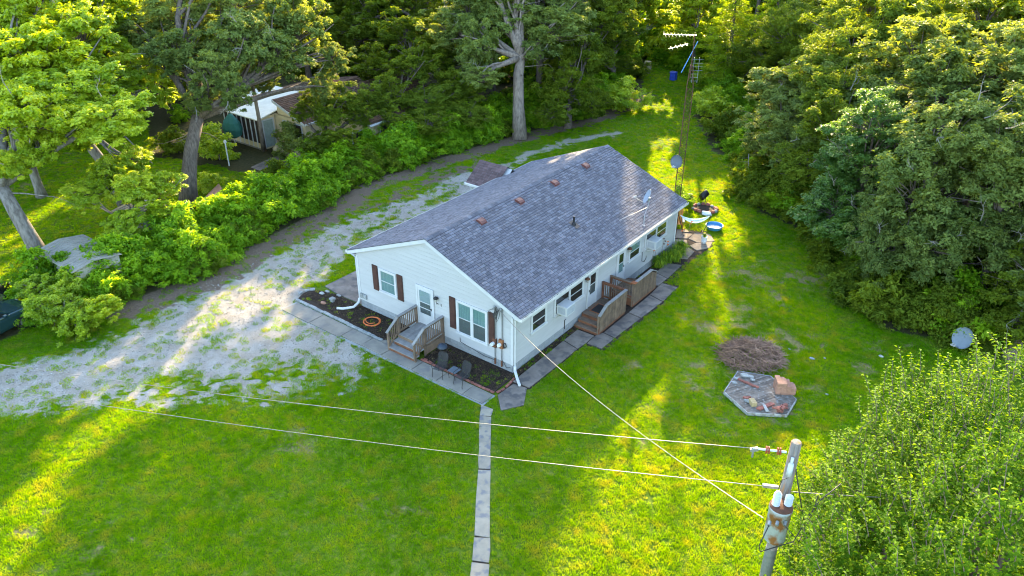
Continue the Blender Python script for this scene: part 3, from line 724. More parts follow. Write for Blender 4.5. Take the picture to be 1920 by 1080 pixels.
def ac(y0, label):
    a = thing('air_conditioner', label, 'air conditioner', (0, y0, 1.55), 'window air conditioners')
    build('body', MB().box(.06, y0, 1.54, .62, y0+.72, 2.02), M['white'], a, bevel=.015)
    gl = MB()
    for k in range(9): gl.box(.621, y0+.06+k*.07, 1.60, .629, y0+.085+k*.07, 1.96)
    for k in range(7): gl.box(.16+k*.055, y0-.008, 1.62, .185+k*.055, y0-.001, 1.94)
    build('grille', gl, M['dish'], a)
    build('side_panel', MB().box(.024, y0+.74, 1.53, .05, y0+.95, 1.98), M['white'], a)
    build('bracket', MB().beam((.05, y0+.1, 1.3), (.5, y0+.1, 1.53), .03, .03).beam((.05, y0+.62, 1.3), (.5, y0+.62, 1.53), .03, .03), M['white'], a)
ac(3.28, 'white window air conditioner on the side wall nearer the front corner')
ac(11.86, 'white window air conditioner near the far rear end of the side wall under the eave')
# doors
def door(face, u0, u1, z0, z1, glass_z0, upper, lower, handle_u, muntins=1):
    d = build('door', wbox(MB(), face, u0+.09, u1-.09, .0, .030, z0, z1-.09), M['white'], house)
    fr = MB(); wbox(fr, face, u0, u0+.088, .0, .05, z0-.02, z1); wbox(fr, face, u1-.088, u1, .0, .05, z0-.02, z1); wbox(fr, face, u0+.088, u1-.088, .0, .05, z1-.088, z1)
    build('door_frame', fr, M['white'], d)
    a, b = u0+.21, u1-.21; zt = z1-.24; zm = (glass_z0+zt)/2
    build('blind', wbox(MB(), face, a, b, .031, .034, zm, zt), M[upper], d); build('blind', wbox(MB(), face, a, b, .031, .034, glass_z0, zm), M[lower], d)  # a darkroom fill is the unlit interior painted on
    build('pane', wbox(MB(), face, a, b, .038, .041, glass_z0, zt), M['glass'], d)
    mu = MB()
    for z_ in ((zm,) if muntins == 1 else (zm, (zm+glass_z0)/2)): wbox(mu, face, a-.01, b+.01, .036, .052, z_-.018, z_+.018)
    wbox(mu, face, a-.03, a, .031, .048, glass_z0-.03, zt+.03); wbox(mu, face, b, b+.03, .031, .048, glass_z0-.03, zt+.03)
    wbox(mu, face, a, b, .031, .048, zt, zt+.03); wbox(mu, face, a, b, .031, .048, glass_z0-.03, glass_z0)
    build('glazing_bar', mu, M['white'], d)
    build('handle', wbox(MB(), face, handle_u-.015, handle_u+.015, .03, .075, (z0+z1)/2-.12, (z0+z1)/2+.0), M['black'], d)
door('f', -5.62, -4.53, .62, 2.69, 1.22, 'curtainwhite', 'screen', -4.70, 2)
door('r', 5.98, 6.88, .52, 2.52, 1.20, 'darkroom', 'screen', 6.10)
door('r', 8.73, 9.60, .52, 2.50, 1.20, 'darkroom', 'curtain', 9.46)
# lights, numbers, meters
def wall_lamp(face, u, z_, col='black'):
    c = P(face, u, .0, z_); c2 = P(face, u, .13, z_+.02)
    l = build('wall_lamp', MB().tube([c, c2], .018, 8).tube([P(face, u, 0, z_), P(face, u, .02, z_)], .06, 12), M['black'], house)
    build('lamp_shade', MB().lathe([(.02, .12), (.10, .06), (.115, .0), (.105, -.01)], c2, 14), M[col], l, smooth=True)
    build('lamp_glass', MB().lathe([(.07, .0), (.075, -.1), (.05, -.16), (0, -.165)], c2, 12), M['palestone'], l, smooth=True)
wall_lamp('f', -4.30, 2.36); wall_lamp('r', 5.78, 2.26, 'rust'); wall_lamp('r', 9.86, 2.26, 'rust')
pl = build('number_plate', MB().box(-4.45, -.034, 1.99, -4.0, -.026, 2.12), M['white'], house)
fc = bpy.data.curves.new('house_number', 'FONT'); fc.body = '34112'; fc.size = .155; fc.extrude = .003; fc.align_x = 'CENTER'; fc.align_y = 'CENTER'; fc.offset = .003
fo = bpy.data.objects.new('house_number', fc); C.objects.link(fo); fo.parent = pl; fo.location = (-4.225, -.039, 2.055); fo.rotation_euler = (math.pi/2, 0, 0)
bpy.context.view_layer.update(); tm_ = bpy.data.meshes.new_from_object(fo.evaluated_get(bpy.context.evaluated_depsgraph_get())); tm_.materials.clear(); tm_.materials.append(M['black'])
bpy.data.objects.remove(fo); fo = bpy.data.objects.new('house_number', tm_); C.objects.link(fo); fo.parent = pl; fo.location = (-4.225, -.039, 2.055); fo.rotation_euler = (math.pi/2, 0, 0)
for (u, m1, m2, zt) in ((-.95, 'rust', 'rust', 1.28), (-.58, 'rustbox', 'galv', 1.36)):
    mt = build('meter_box', MB().box(u-.11, -.14, zt-.22, u+.11, -.03, zt+.24), M[m1], house, bevel=.01)
    build('meter', MB().tube([(u-.02, -.14, zt), (u-.02, -.25, zt)], .085, 18).tube([(u-.02, -.25, zt), (u-.02, -.275, zt)], .068, 18), M['meterglass'], mt)
    build('conduit', MB().tube([(u+.05, -.07, zt+.24), (u+.05, -.07, 3.02), (u+.05, -.09, 3.12)], .026, 10).tube([(u+.02, -.07, zt-.22), (u+.02, -.07, .45)], .026, 10), M['galv'], mt)
    build('lower_conduit', MB().tube([(u+.02, -.07, .48), (u+.02, -.07, .17)], .042, 10), M['rust'], mt)
    build('weatherhead', MB().lathe([(.0, .10), (.055, .07), (.06, .0), (.03, -.03)], (u+.05, -.13, 3.14), 10), M['galv'], mt, smooth=True)
cb = MB(); r0 = random.Random(4)
for k in range(7):
    a = Vector((-.88+.05*k, -.14, 3.13)); b = Vector((-.62+r0.uniform(-.2, .1), -.22, 3.2+r0.uniform(-.1, .1))); s_ = r0.uniform(.2, .55)
    cb.tube([a, a+Vector((r0.uniform(-.35, .1), -.12, -s_*.5)), a.lerp(b, .5)+Vector((r0.uniform(-.1, .1), -.15, -s_)), b], .011, 5, False)
build('service_loops', cb, M['cable'], house)
build('knob_insulator', MB().tube([(-1.02, -.03, 3.62), (-1.02, -.16, 3.62)], .045, 10), M['redbrown'], house)
sag = MB(); pts = [(-3.0, -.04, .50), (-2.3, -.03, .40), (-1.6, -.04, .30), (-.95, -.05, .35)]; sag.tube(pts, .012, 5); pts = [(-3.0, -.04, .50), (-3.0, -.04, .72)]; sag.tube(pts, .012, 5)
sag.tube([(-.5, -.05, .45), (-.3, -.06, .2), (-.1, -.04, .3)], .012, 5)
build('wall_cable', sag, M['cable'], house)
lp = MB()
for k in range(3): lp.tube([(-.38+.07*math.cos(a), -.05-.02*k, 1.35+.13*math.sin(a)) for a in [i*.6 for i in range(12)]], .01, 5)
build('cable_coil', lp, M['cable'], house)
for (a, c_) in ((-9.44, 'palestone'), (-9.20, 'greystone')):
    build('utility_box', MB().box(a-.11, -.11, .58, a+.09, -.025, .84), M['greystone'], house, bevel=.01)
build('dryer_vent', MB().tube([(.02, 3.62, 1.40), (.10, 3.62, 1.40)], .13, 16).tube([(.10, 3.62, 1.40), (.15, 3.62, 1.37)], .07, 12), M['palestone'], house)
build('wall_pipe', MB().tube([(.04, 4.05, .30), (.04, 4.05, .80), (.10, 4.05, .85)], .018, 6), M['blackmetal'], house)
build('wall_cable', MB().tube([(.045, 11.5, 1.42), (.045, 11.55, .85), (.06, 11.8, .72), (.05, 12.0, .85), (.05, 12.0, 1.0)], .014, 6), M['cable'], house)
# downspouts
def spout(pts, elbow, crinkle=True):
    d = build('downspout', MB().tube(pts, .042, 4), M['white'], house)
    e = []; rs = []
    P_ = [Vector(p) for p in elbow]; tot = 26
    for i in range(tot+1):
        t = i/tot*(len(P_)-1); j = min(int(t), len(P_)-2); e.append(P_[j].lerp(P_[j+1], t-j)); rs.append(.062+(.007 if i % 2 else -.002))
    build('drain_elbow', MB().tube(e, rs, 10), M['white'], d, smooth=False)
spout([(.56, -.02, HE-.13), (.50, -.02, 2.90), (.09, .0, 2.84), (.08, .06, 2.75), (.08, .06, .34)], [(.09, .04, .40), (.14, -.02, .22), (.45, -.28, .11), (.85, -.62, .08)])
spout([(-W-.56, -.02, HE-.13), (-W-.50, -.02, 2.92), (-W-.06, -.04, 2.82), (-W-.06, -.05, .40)], [(-W-.06, -.05, .48), (-W-.05, -.15, .28), (-W-.1, -.45, .13), (-W-.45, -.85, .09), (-W-.75, -1.0, .085)])
spout([(.56, LN-.1, HE-.13), (.50, LN-.1, 2.90), (.09, LN-.05, 2.84), (.08, LN-.05, 2.75), (.08, LN-.05, .2)], [(.09, LN-.05, .25), (.12, LN-.05, .1), (.35, LN-.02, .07)])
# side wing with brown roof behind the far eave
build('wing_wall', MB().add([(-11.85, 11.45, 0), (-W-.02, 11.45, 0), (-W-.02, 13.95, 0), (-11.85, 13.95, 0), (-11.85, 11.45, 2.55), (-W-.02, 11.45, 2.55), (-W-.02, 13.95, 2.55), (-11.85, 13.95, 2.55), (-11.85, 12.7, 3.5), (-W-.02, 12.7, 3.5)],
      [(0,1,5,4), (2,3,7,6), (3,0,4,8,7), (4,5,9,8), (6,7,8,9), (0,3,2,1)]), M['siding'], house)
for s in (-1, 1):
    mb = MB(); y0 = 12.62
    for r_ in range(10):
        xx = -12.06
        while xx < -W-.3:
            wd = rnd.uniform(.25, .45); a, b = 1.42*(r_)/10, 1.42*(r_+1)/10+.02
            za, zb = 3.62-.75*a-.0, 3.62-.75*b+.012
            mb.add([(xx, y0+s*a, za), (min(xx+wd-.008, -W-.3), y0+s*a, za), (min(xx+wd-.008, -W-.3), y0+s*b, zb), (xx, y0+s*b, zb), (xx, y0+s*b, zb-.05), (min(xx+wd-.008, -W-.3), y0+s*b, zb-.05)], [(0,1,2,3), (3,2,5,4)]); xx += wd
    tag(build('wing_shingles', mb, M['brownroof'], house), kind='stuff')
    build('wing_roof_deck', MB().extr([(-12.05, y0, 3.60), (-12.05, y0+s*1.42, 2.53), (-12.05, y0+s*1.42, 2.45), (-12.05, y0, 3.52)], (12.05-W-.5, 0, 0)), M['white'], house)
build('wing_gutter', MB().box(-12.1, 11.08, 2.46, -W-.5, 11.19, 2.57), M['gutter'], house)
build('wing_trim', MB().box(-11.9, 11.40, 0, -11.76, 11.46, 2.5), M['white'], house)

# ------------------------------------------------------------------ timber steps and decks
def railpost(dk, x, y, z0, z1, mat='deck', w_=.09): build('post', MB().box(x-w_/2, y-w_/2, z0, x+w_/2, y+w_/2, z1), M[mat], dk)
fd = thing('front_porch_steps', 'weathered wooden porch with steps and baluster rails at the front door', 'porch', (-4.8, -1, 0))
bd = MB().box(0, 0, 0, .135, 1.40, .03).mesh('deck_board', M['decktop'])
for i in range(11): piece('deck_board', bd, fd, (-5.58+i*.143, -1.40, .57))
build('frame', MB().box(-5.60, -1.40, .40, -4.02, -1.36, .565).box(-5.60, -1.36, .05, -5.56, -.04, .565).box(-4.06, -1.36, .05, -4.02, -.04, .565), M['deck'], fd)
tb = MB().box(0, 0, 0, 1.62, .165, .035).mesh('tread', M['decktop'])
for (y, z_) in ((-2.06, .19), (-1.885, .19), (-1.73, .38), (-1.56, .38)): piece('tread', tb, fd, (-5.62, y, z_))
for (y, z_) in ((-2.045, .06), (-1.71, .235), (-1.398, .42)): build('riser', MB().box(-5.60, y, z_, -4.02, y+.03, z_+.128), M['stain'], fd)
bl = MB().box(-.018, -.018, 0, .018, .018, 1).mesh('baluster', M['deck'])
for x in (-5.64, -4.0):
    for (y, z1) in ((-.09, 1.48), (-1.33, 1.50), (-2.02, 1.02)): railpost(fd, x, y, .0, z1)
    build('handrail', MB().box(x-.07, -1.40, 1.49, x+.07, -.03, 1.53), M['decktop'], fd)
    build('handrail', MB().beam((x, -1.36, 1.49), (x, -2.12, 1.00), .13, .035), M['decktop'], fd)
    build('bottom_rail', MB().box(x-.02, -1.29, .66, x+.02, -.13, .74).beam((x, -1.36, .66), (x, -1.98, .26), .04, .08).box(x-.022, -1.29, 1.40, x+.022, -.13, 1.488), M['deck'], fd)
    for k in range(9): piece('baluster', bl, fd, (x, -.22-k*.122, .70), scale=(1, 1, .72))
    for k in range(4): piece('baluster', bl, fd, (x, -1.47-k*.12, .62-k*.08), scale=(1, 1, .76))
build('side_skirt', MB().box(-3.985, -1.38, .08, -3.965, -.05, .5), M['deck'], fd)

def side_deck(label, y0, y1, ystep, sgn, mat_corner, group='timber decks along the side wall'):
    """platform y0..y1, steps leave at the ystep end in direction sgn"""
    dk = thing('side_deck', label, 'deck', (.7, (y0+y1)/2, 0), group)
    n = int((y1-y0)/.143)
    b_ = MB().box(.05, 0, 0, 1.40, .135, .03).mesh('deck_board', M['deck'])
    for i in range(n): piece('deck_board', b_, dk, (0, y0+.01+i*.143, .47))
    build('frame', MB().box(.06, y0+.01, .05, 1.38, y0+.05, .465).box(.06, y1-.05, .05, 1.38, y1-.01, .465).box(1.34, y0+.05, .05, 1.38, y1-.05, .465), M['stain'], dk)
    ye = y0 if sgn < 0 else y1
    for k, zt in enumerate((.33, .17)):
        a = ye+sgn*(k*.33); b = ye+sgn*((k+1)*.33+.03)
        for j in range(2):
            a2 = a+(b-a)*j/2; b2 = a+(b-a)*(j+1)/2-sgn*.006
            build('tread', MB().box(.07, min(a2, b2), zt-.035, 1.36, max(a2, b2), zt), M['deck'], dk)
        build('riser', MB().box(.08, min(b-sgn*.04, b-sgn*.02), 0 if k else .14, 1.34, max(b-sgn*.04, b-sgn*.02), zt-.04), M['stain'], dk)
    build('riser', MB().box(.08, min(ye+sgn*.012, ye+sgn*.03), .335, 1.34, max(ye+sgn*.012, ye+sgn*.03), .462), M['stain'], dk)
    # outer parapet of upright slats
    X_ = 1.42; far = y1 if sgn < 0 else y0; foot = ye+sgn*.62
    sl = MB().box(0, 0, 0, .022, .078, 1).mesh('slat', M['deck'])
    y = min(far, ye); 
    while y < max(far, ye)-.05:
        piece('slat', sl, dk, (X_+.0, y, .16+rnd.uniform(-.01, .01)), scale=(1, 1, 1.20)); y += .107
    for k in range(5):
        yy = ye+sgn*(.03+.107*k+(.092 if sgn < 0 else 0)); h = 1.02-.07*k
        piece('slat', sl, dk, (X_, yy, .14), scale=(1, 1, h+.1))
    build('handrail', MB().box(X_-.10, min(far, ye)-.02, 1.385, X_+.06, max(far, ye)+.02, 1.42), M['decktop'], dk)
    build('handrail', MB().beam((X_-.02, ye, 1.40), (X_-.02, foot, 1.06), .15, .035), M['decktop'], dk)
    build('skirt_board', MB().box(X_-.026, min(far, foot), .03, X_-.004, max(far, foot), .38), M['stain'], dk)
    for yy, z1 in ((far-sgn*0, 1.384), (ye, 1.384), (foot, 1.04)): railpost(dk, X_-.07, yy+(.05 if yy == min(far, ye, foot) else -.05), 0, z1)
    # cross rail at the closed end
    build('handrail', MB().box(.03, far-.06, 1.385, X_-.105, far+.06, 1.42), M['stain' if sgn < 0 else 'deck'], dk)
    build('bottom_rail', MB().box(.10, far-.02, .56, X_-.12, far+.02, .64).box(.10, far-.02, 1.28, X_-.12, far+.02, 1.384), M['stain'], dk)
    railpost(dk, .10, far-.0, 0, 1.384, 'stain')
    sp = MB().box(-.018, -.018, 0, .018, .018, .66).mesh('baluster', M['deck'])
    for k in range(9): piece('baluster', sp, dk, (.24+k*.118, far, .63))
    if mat_corner: build('post_cap', MB().box(X_-.16, far-.12, 1.421, X_+.10, far+.13, 1.455), M['stainorange'], dk)
    return dk
side_deck('brown wooden deck nearer the front with steps and a dark doormat', 5.55, 7.42, 5.55, -1, False)
side_deck('brown wooden deck farther back with an orange-brown corner cap on its rail', 8.22, 10.05, 10.05, 1, True)
dmat = thing('doormat', 'dark rectangular doormat with tan edge on the nearer side deck', 'doormat', (.6, 6.35, .5))
build('rubber', MB().box(.30, 5.98, .512, .80, 6.72, .524), M['black'], dmat); build('border', MB().box(.24, 5.92, .502, .86, 6.78, .511), M['stainorange'], dmat)

# ------------------------------------------------------------------ slabs, beds, edging
front_walk = tag(build('front_walk', MB().prism([(-12.6, -2.78), (.4, -2.6), (.4, -1.75), (-12.6, -1.75)], -.06, .0), M['mortar']), kind='structure')
xs = [-12.55, -10.45, -8.3, -6.95, -5.62, -3.75, -2.3, -.75, .33]
for i in range(8):
    j = lambda: rnd.uniform(-.03, .03)
    a, b = xs[i]+.02, xs[i+1]-.02; yo = -2.72 if i < 2 else -2.56
    z1 = .045+rnd.uniform(-.012, .012)
    build('slab', MB().prism([(a+j(), yo+j()), (b+j(), yo+.02+j()), (b+j(), -1.80+j()*.4), (a+j()+(0.1 if i == 0 else 0), -1.80+j()*.4)], -.04, z1), M['concrete'], front_walk, bevel=.008)
build('step_slab', MB().prism([(-6.5, -1.78), (-5.72, -1.78), (-5.72, -1.35), (-6.3, -1.35)], -.04, .05), M['concrete'], front_walk, bevel=.01)
garden_path = tag(build('garden_path', MB().prism([(.30,-2.62),(.75,-3.22),(2.02,-4.83),(2.68,-5.68),(4.68,-8.33),(5.28,-9.17),(7.95,-13.25),(8.38,-12.98),(5.74,-8.90),(5.10,-8.07),(3.03,-5.42),(2.34,-4.55),(1.12,-2.95),(.86,-2.58)], -.06, .004), M['mulch']), kind='structure')
pp = [((.25,-2.60),(.92,-2.56)), ((.69,-3.2),(1.17,-2.93)), ((1.96,-4.83),(2.4,-4.53)), ((2.62,-5.70),(3.09,-5.40)), ((4.62,-8.36),(5.16,-8.04)), ((5.22,-9.20),(5.80,-8.88)), ((6.6,-11.3),(7.2,-10.95)), ((7.9,-13.3),(8.45,-12.95))]
for (a, b), (c, d) in zip(pp[:-1], pp[1:]):
    s_ = .015; a, b = (a[0]+(b[0]-a[0])*.07, a[1]+(b[1]-a[1])*.07), (b[0]-(b[0]-a[0])*.07, b[1]-(b[1]-a[1])*.07); c, d = (c[0]+(d[0]-c[0])*.07, c[1]+(d[1]-c[1])*.07), (d[0]-(d[0]-c[0])*.07, d[1]-(d[1]-c[1])*.07)
    la = lambda p, q, t: (p[0]+(q[0]-p[0])*t+rnd.uniform(-.03, .03), p[1]+(q[1]-p[1])*t+rnd.uniform(-.03, .03))
    build('slab', MB().prism([la(a, c, s_), la(b, d, s_), la(b, d, .5), la(b, d, 1-s_), la(a, c, 1-s_), la(a, c, .5)], -.05, .03+rnd.uniform(-.01, .012)), M['pathc'], garden_path, bevel=.008)
side_walk = tag(build('side_walk', MB().prism([(.36, -1.55), (1.3, -.45), (1.3, 3.9), (2.3, 4.0), (2.45, 9.5), (2.3, 11.6), (1.5, 14.2), (1.7, 17.6), (.4, 19), (-1.2, 18), (-.4, 15.8), (.35, 13), (.34, 2)], -.07, -.004), M['mulch']), kind='structure')
for i, q_ in enumerate([[(.46,-1.66),(1.20,-2.40),(1.75,-1.55),(1.16,-.52),(.52,-.62)], [(.40,-.5),(1.22,-.42),(1.26,1.2),(1.25,3.30),(.36,3.50),(.38,1.2)], [(.35,3.56),(1.24,3.36),(1.30,4.0),(1.28,4.76),(.36,4.74)],
        [(1.36,4.02),(2.14,4.04),(2.16,5.15),(1.48,5.24),(1.33,4.8)], [(1.50,5.30),(2.16,5.22),(2.26,7.52),(1.52,7.60)], [(1.52,7.67),(2.26,7.60),(2.36,9.62),(1.52,9.84)], [(1.5,9.92),(2.36,9.70),(2.30,11.5),(1.42,11.4)],
        [(.5,10.95),(1.40,11.0),(1.40,12.0),(.62,12.2)], [(.62,12.25),(1.42,12.05),(1.34,13.9),(.5,13.6)]]):
    build('slab', MB().prism(q_, -.04, .035+rnd.uniform(-.014, .014)), M['concretedark'], side_walk, bevel=.01)
for i, q_ in enumerate([[(-1.15,17.9),(-.55,18.35),(.1,17.9),(.05,17.2),(-.6,16.9)], [(.08,18.4),(.9,18.6),(1.5,17.9),(.75,17.1),(.12,17.25)], [(.75,17.0),(1.45,17.75),(1.65,16.9),(1.2,16.1),(.6,16.4)], [(-.5,16.7),(.1,17.05),(.55,16.3),(.3,15.6),(-.3,15.8)], [(.6,16.2),(1.15,15.9),(1.25,14.8),(.6,14.5),(.35,15.5)]]):
    build('slab', MB().prism(q_, -.04, .03+rnd.uniform(-.012, .014)), M['tanslab'], side_walk, bevel=.012)
patio = tag(build('side_patio', MB().prism([(-12.67, .22), (-12.62, 2.43), (-W-.05, 2.6), (-W-.05, .1), (-11.5, .06)], -.05, .035), M['concretedark'], bevel=.01), kind='structure')
# planting beds
bedL = tag(build('left_bed', MB().prism([(-12.75,-1.52),(-12.95,-1.0),(-12.95,-.55),(-12.6,-.3),(-11.6,-.02),(-9.5,.0),(-5.75,.0),(-5.75,-1.50),(-6.5,-1.62)], -.05, .035), M['mulch']), kind='structure')
bedR = tag(build('right_bed', MB().prism([(-3.92,-1.66),(.22,-1.58),(.2,-.1),(-.05,.0),(-3.92,.0)], -.05, .035), M['mulch']), kind='structure')
bedS = tag(build('side_bed', MB().prism([(.03,-.1),(.34,-.3),(.33,4.75),(.02,4.9)], -.05, .028), M['mulch']), kind='structure')
bedS2 = tag(build('rear_bed', MB().prism([(.03,10.9),(.5,10.9),(.62,13),(.5,15.6),(.03,15.3)], -.05, .028), M['mulch']), kind='structure')
def chips(name, poly, n, z0, seed, mat='chip'):
    r = np.random.RandomState(seed); xs_ = [p[0] for p in poly]; ys_ = [p[1] for p in poly]
    x = r.uniform(min(xs_), max(xs_), n*3); y = r.uniform(min(ys_), max(ys_), n*3); k = inside(x, y, poly); x = x[k][:n]; y = y[k][:n]; n = len(x)
    me_ = leaf_mesh(name, np.stack([x, y, np.full(n, z0)+r.rand(n)*.03], -1), np.array([0, 0, 1.])+r.normal(size=(n, 3))*.45, r.uniform(.03, .09, n), r.uniform(.015, .04, n), r.rand(n), M[mat])
    o = bpy.data.objects.new(name, me_); C.objects.link(o); o['kind'] = 'stuff'; return o
chips('mulch_chips', [(-12.85,-1.2),(-12.6,-.35),(-11.6,-.08),(-9.5,-.04),(-5.75,-.04),(-5.75,-1.50),(-6.5,-1.60)], 6500, .04, 1)
chips('mulch_chips', [(-3.95,-1.6),(.15,-1.52),(.15,-.15),(-3.95,-.04)], 5500, .04, 2)
chips('mulch_chips', [(.05,-.2),(.34,-.3),(.33,4.75),(.05,4.9)], 1500, .03, 3)
# stone and brick edging, every piece loose on the ground
ed = thing('stone_edging', 'row of small grey blocks edging the left flower bed', 'edging', (-10, -1.6, 0))
st = MB().box(-.12, -.07, 0, .12, .07, .085).mesh('stone', M['greystone'])
def row(parent, me_, name, a, b, step, z_=.0, jit=.02):
    d = Vector((b[0]-a[0], b[1]-a[1])); n = max(1, int(d.length/step)); an = math.atan2(d.y, d.x)
    for i in range(n):
        t = (i+.5)/n; piece(name, me_, parent, (a[0]+d.x*t+rnd.uniform(-jit, jit)*.5, a[1]+d.y*t+rnd.uniform(-jit, jit), z_+rnd.uniform(0, .015)), (rnd.uniform(-.06, .06), rnd.uniform(-.06, .06), an+rnd.uniform(-.1, .1)), (rnd.uniform(.9, 1.08), 1, rnd.uniform(.85, 1.15)))
row(ed, st, 'stone', (-12.75,-1.62), (-6.45,-1.68), .262)
row(ed, st, 'stone', (-13.05,-1.3), (-13.1,-.85), .26); row(ed, st, 'stone', (-13.1,-.8), (-12.75,-.35), .26); row(ed, st, 'stone', (-12.3,-.15), (-11.85,-.12), .26); row(ed, st, 'stone', (-11.5,-.0), (-11.05,-.08), .26)
eb = thing('brick_edging', 'line of red bricks edging the right flower bed and turning at the house corner', 'edging', (-2, -1.7, 0))
br = MB().box(-.10, -.047, 0, .10, .047, .062).mesh('brick', M['brick'])
row(eb, br, 'brick', (-3.95,-1.70), (.25,-1.66), .212, .005, .012); row(eb, br, 'brick', (.33,-1.62), (.42,-1.1), .212, .005); row(eb, br, 'brick', (.42,-1.05), (.30,-.25), .212, .005); row(eb, br, 'brick', (-3.9,-1.62), (-3.3,-1.6), .212, .005)

# ------------------------------------------------------------------ yard things near the front
hs = thing('garden_hose', 'loosely coiled orange garden hose on the mulch of the left bed', 'hose', (-8.06, -.8, .03)); hp = []
r0 = random.Random(3)
for k in range(4*26):
    a = k*2*math.pi/26; r_ = .42+.035*math.sin(a*.31+k*.02)-.0*k; r_ -= .13*(k > 78)*min(1, (k-78)/10)
    hp.append((-8.06+r_*math.cos(a)+.03*math.sin(k*.05), -.8+r_*.92*math.sin(a)+.03*math.cos(k*.07), .065+.012*(k//26)+.01*math.sin(a*2.3)))
build('coil', MB().tube(hp, .017, 6), M['hose'], hs, smooth=True)
ln = thing('stone_ornament', 'small pale square garden ornament in the left bed', 'ornament', (-11.08, -.64, .03))
build('base', MB().box(-11.17, -.73, .03, -10.99, -.55, .14), M['greystone'], ln, bevel=.015); build('cap', MB().box(-11.21, -.77, .142, -10.95, -.51, .26), M['greystone'], ln, bevel=.03)
def rock(name, label, x, y, s, mat, seed, z=.03, cat='stone', group=None):
    r = random.Random(seed); mb = MB(); n = 9
    prof = [(.0, .0), (.8, .0), (1.0, .25), (.75, .62), (.0, .7)]
    mb.lathe([(a*s, b*s) for a, b in prof], (x, y, z), n, 1.25, .8)
    mb.v = [(px+r.uniform(-.14, .14)*s, py+r.uniform(-.14, .14)*s, pz+(r.uniform(-.1, .12)*s if pz > z+.02 else 0)) for px, py, pz in mb.v]
    return tag(build(name, mb, M[mat]), label, cat, group)
rock('fallen_brick', 'pinkish broken brick lying in the left bed', -11.31, -1.06, .14, 'tanbrick', 5, cat='brick'); rock('pale_rock', 'whitish stone near the corner of the left bed', -12.14, -.43, .13, 'palestone', 6)
# kettle barbecue
bq = thing('kettle_barbecue', 'small dark round barbecue on thin legs in the right flower bed', 'barbecue', (-3.05, -1.2, .03))
M['kettle'] = pm('dark_kettle', (.035,.05,.075), (.025,.035,.05), .35, 6)
c = (-3.05, -1.2, .80)
build('bowl', MB().lathe([(0, -.17), (.12, -.14), (.2, -.05), (.225, .0)], c, 20), M['blackmetal'], bq, smooth=True)
lidq = build('lid', MB().lathe([(.23, .0), (.215, .07), (.14, .14), (0, .165)], c, 20), M['kettle'], bq, smooth=True)
build('handle', MB().tube([(c[0]-.07, c[1], .965), (c[0]-.05, c[1], 1.0), (c[0]+.05, c[1], 1.0), (c[0]+.07, c[1], .965)], .01, 6), M['black'], lidq)
for k in range(3):
    a = k*2.094+.5; build('leg', MB().tube([(c[0]+.14*math.cos(a), c[1]+.14*math.sin(a), .70), (c[0]+.24*math.cos(a), c[1]+.24*math.sin(a), .03)], .012, 6), M['blackmetal'], bq)
# mesh chairs and table
def patio_chair(x, y, rz, label):
    t = thing('patio_chair', label, 'chair', (x, y, .04), 'black mesh patio chairs'); t.rotation_euler.z = rz
    OFF[t.name] = (0, 0, 0)
    def cyl(n, p, r_=.013): return build(n, MB().tube(p, r_, 7), M['blackmetal'], t, smooth=True)
    for s in (-1, 1):
        cyl('leg', [(s*.25, -.27, 0), (s*.25, -.29, .1), (s*.25, -.24, .36), (s*.25, -.20, .42)])
        cyl('leg', [(s*.25, .24, 0), (s*.25, .27, .1), (s*.25, .22, .38), (s*.25, .18, .41)])
        cyl('armrest', [(s*.25, -.24, .40), (s*.28, -.27, .58), (s*.29, -.20, .63), (s*.29, .12, .64), (s*.25, .24, .66)])
        cyl('back_frame', [(s*.24, .18, .40), (s*.25, .30, .78), (s*.22, .36, .95)])
    cyl('back_frame', [(-.22, .36, .95), (-.12, .375, 1.0), (.12, .375, 1.0), (.22, .36, .95)])
    seat = MB()
    for k in range(13): seat.beam((-.24+k*.04, -.24, .41), (-.24+k*.04, .20, .40), .012, .006)
    for k in range(12): seat.beam((-.25, -.23+k*.04, .412), (.25, -.23+k*.04, .412), .012, .006)
    build('seat', seat, M['mesh'], t)
    bk = MB()
    for k in range(12): bk.beam((-.22+k*.04, .19, .42), (-.20+k*.036, .365, .97), .018, .006)
    for k in range(14): bk.beam((-.235, .19+k*.0135, .43+k*.04), (.235, .19+k*.0135, .43+k*.04), .018, .006)
    build('backrest', bk, M['mesh'], t); return t
patio_chair(-2.42, -2.08, .22, 'black mesh patio chair beside the barbecue, nearer the porch steps')
patio_chair(-1.22, -2.0, -.06, 'black mesh patio chair farthest from the porch steps, near the brick edging end')
tt = thing('side_table', 'small low dark square table between the two mesh chairs', 'table', (-1.80, -1.85, .04))
build('table_top', MB().box(-2.02, -2.07, .44, -1.58, -1.63, .465), M['dishdark'], tt, bevel=.008)
for sx in (-1, 1):
    for sy in (-1, 1): build('leg', MB().tube([(-1.8+sx*.2, -1.85+sy*.2, .445), (-1.8+sx*.17, -1.85+sy*.17, .04)], .012, 6), M['blackmetal'], tt)

M['dishblue'] = pm('blue_grey_dish', (.17,.21,.26), (.145,.18,.225), .6, 5)
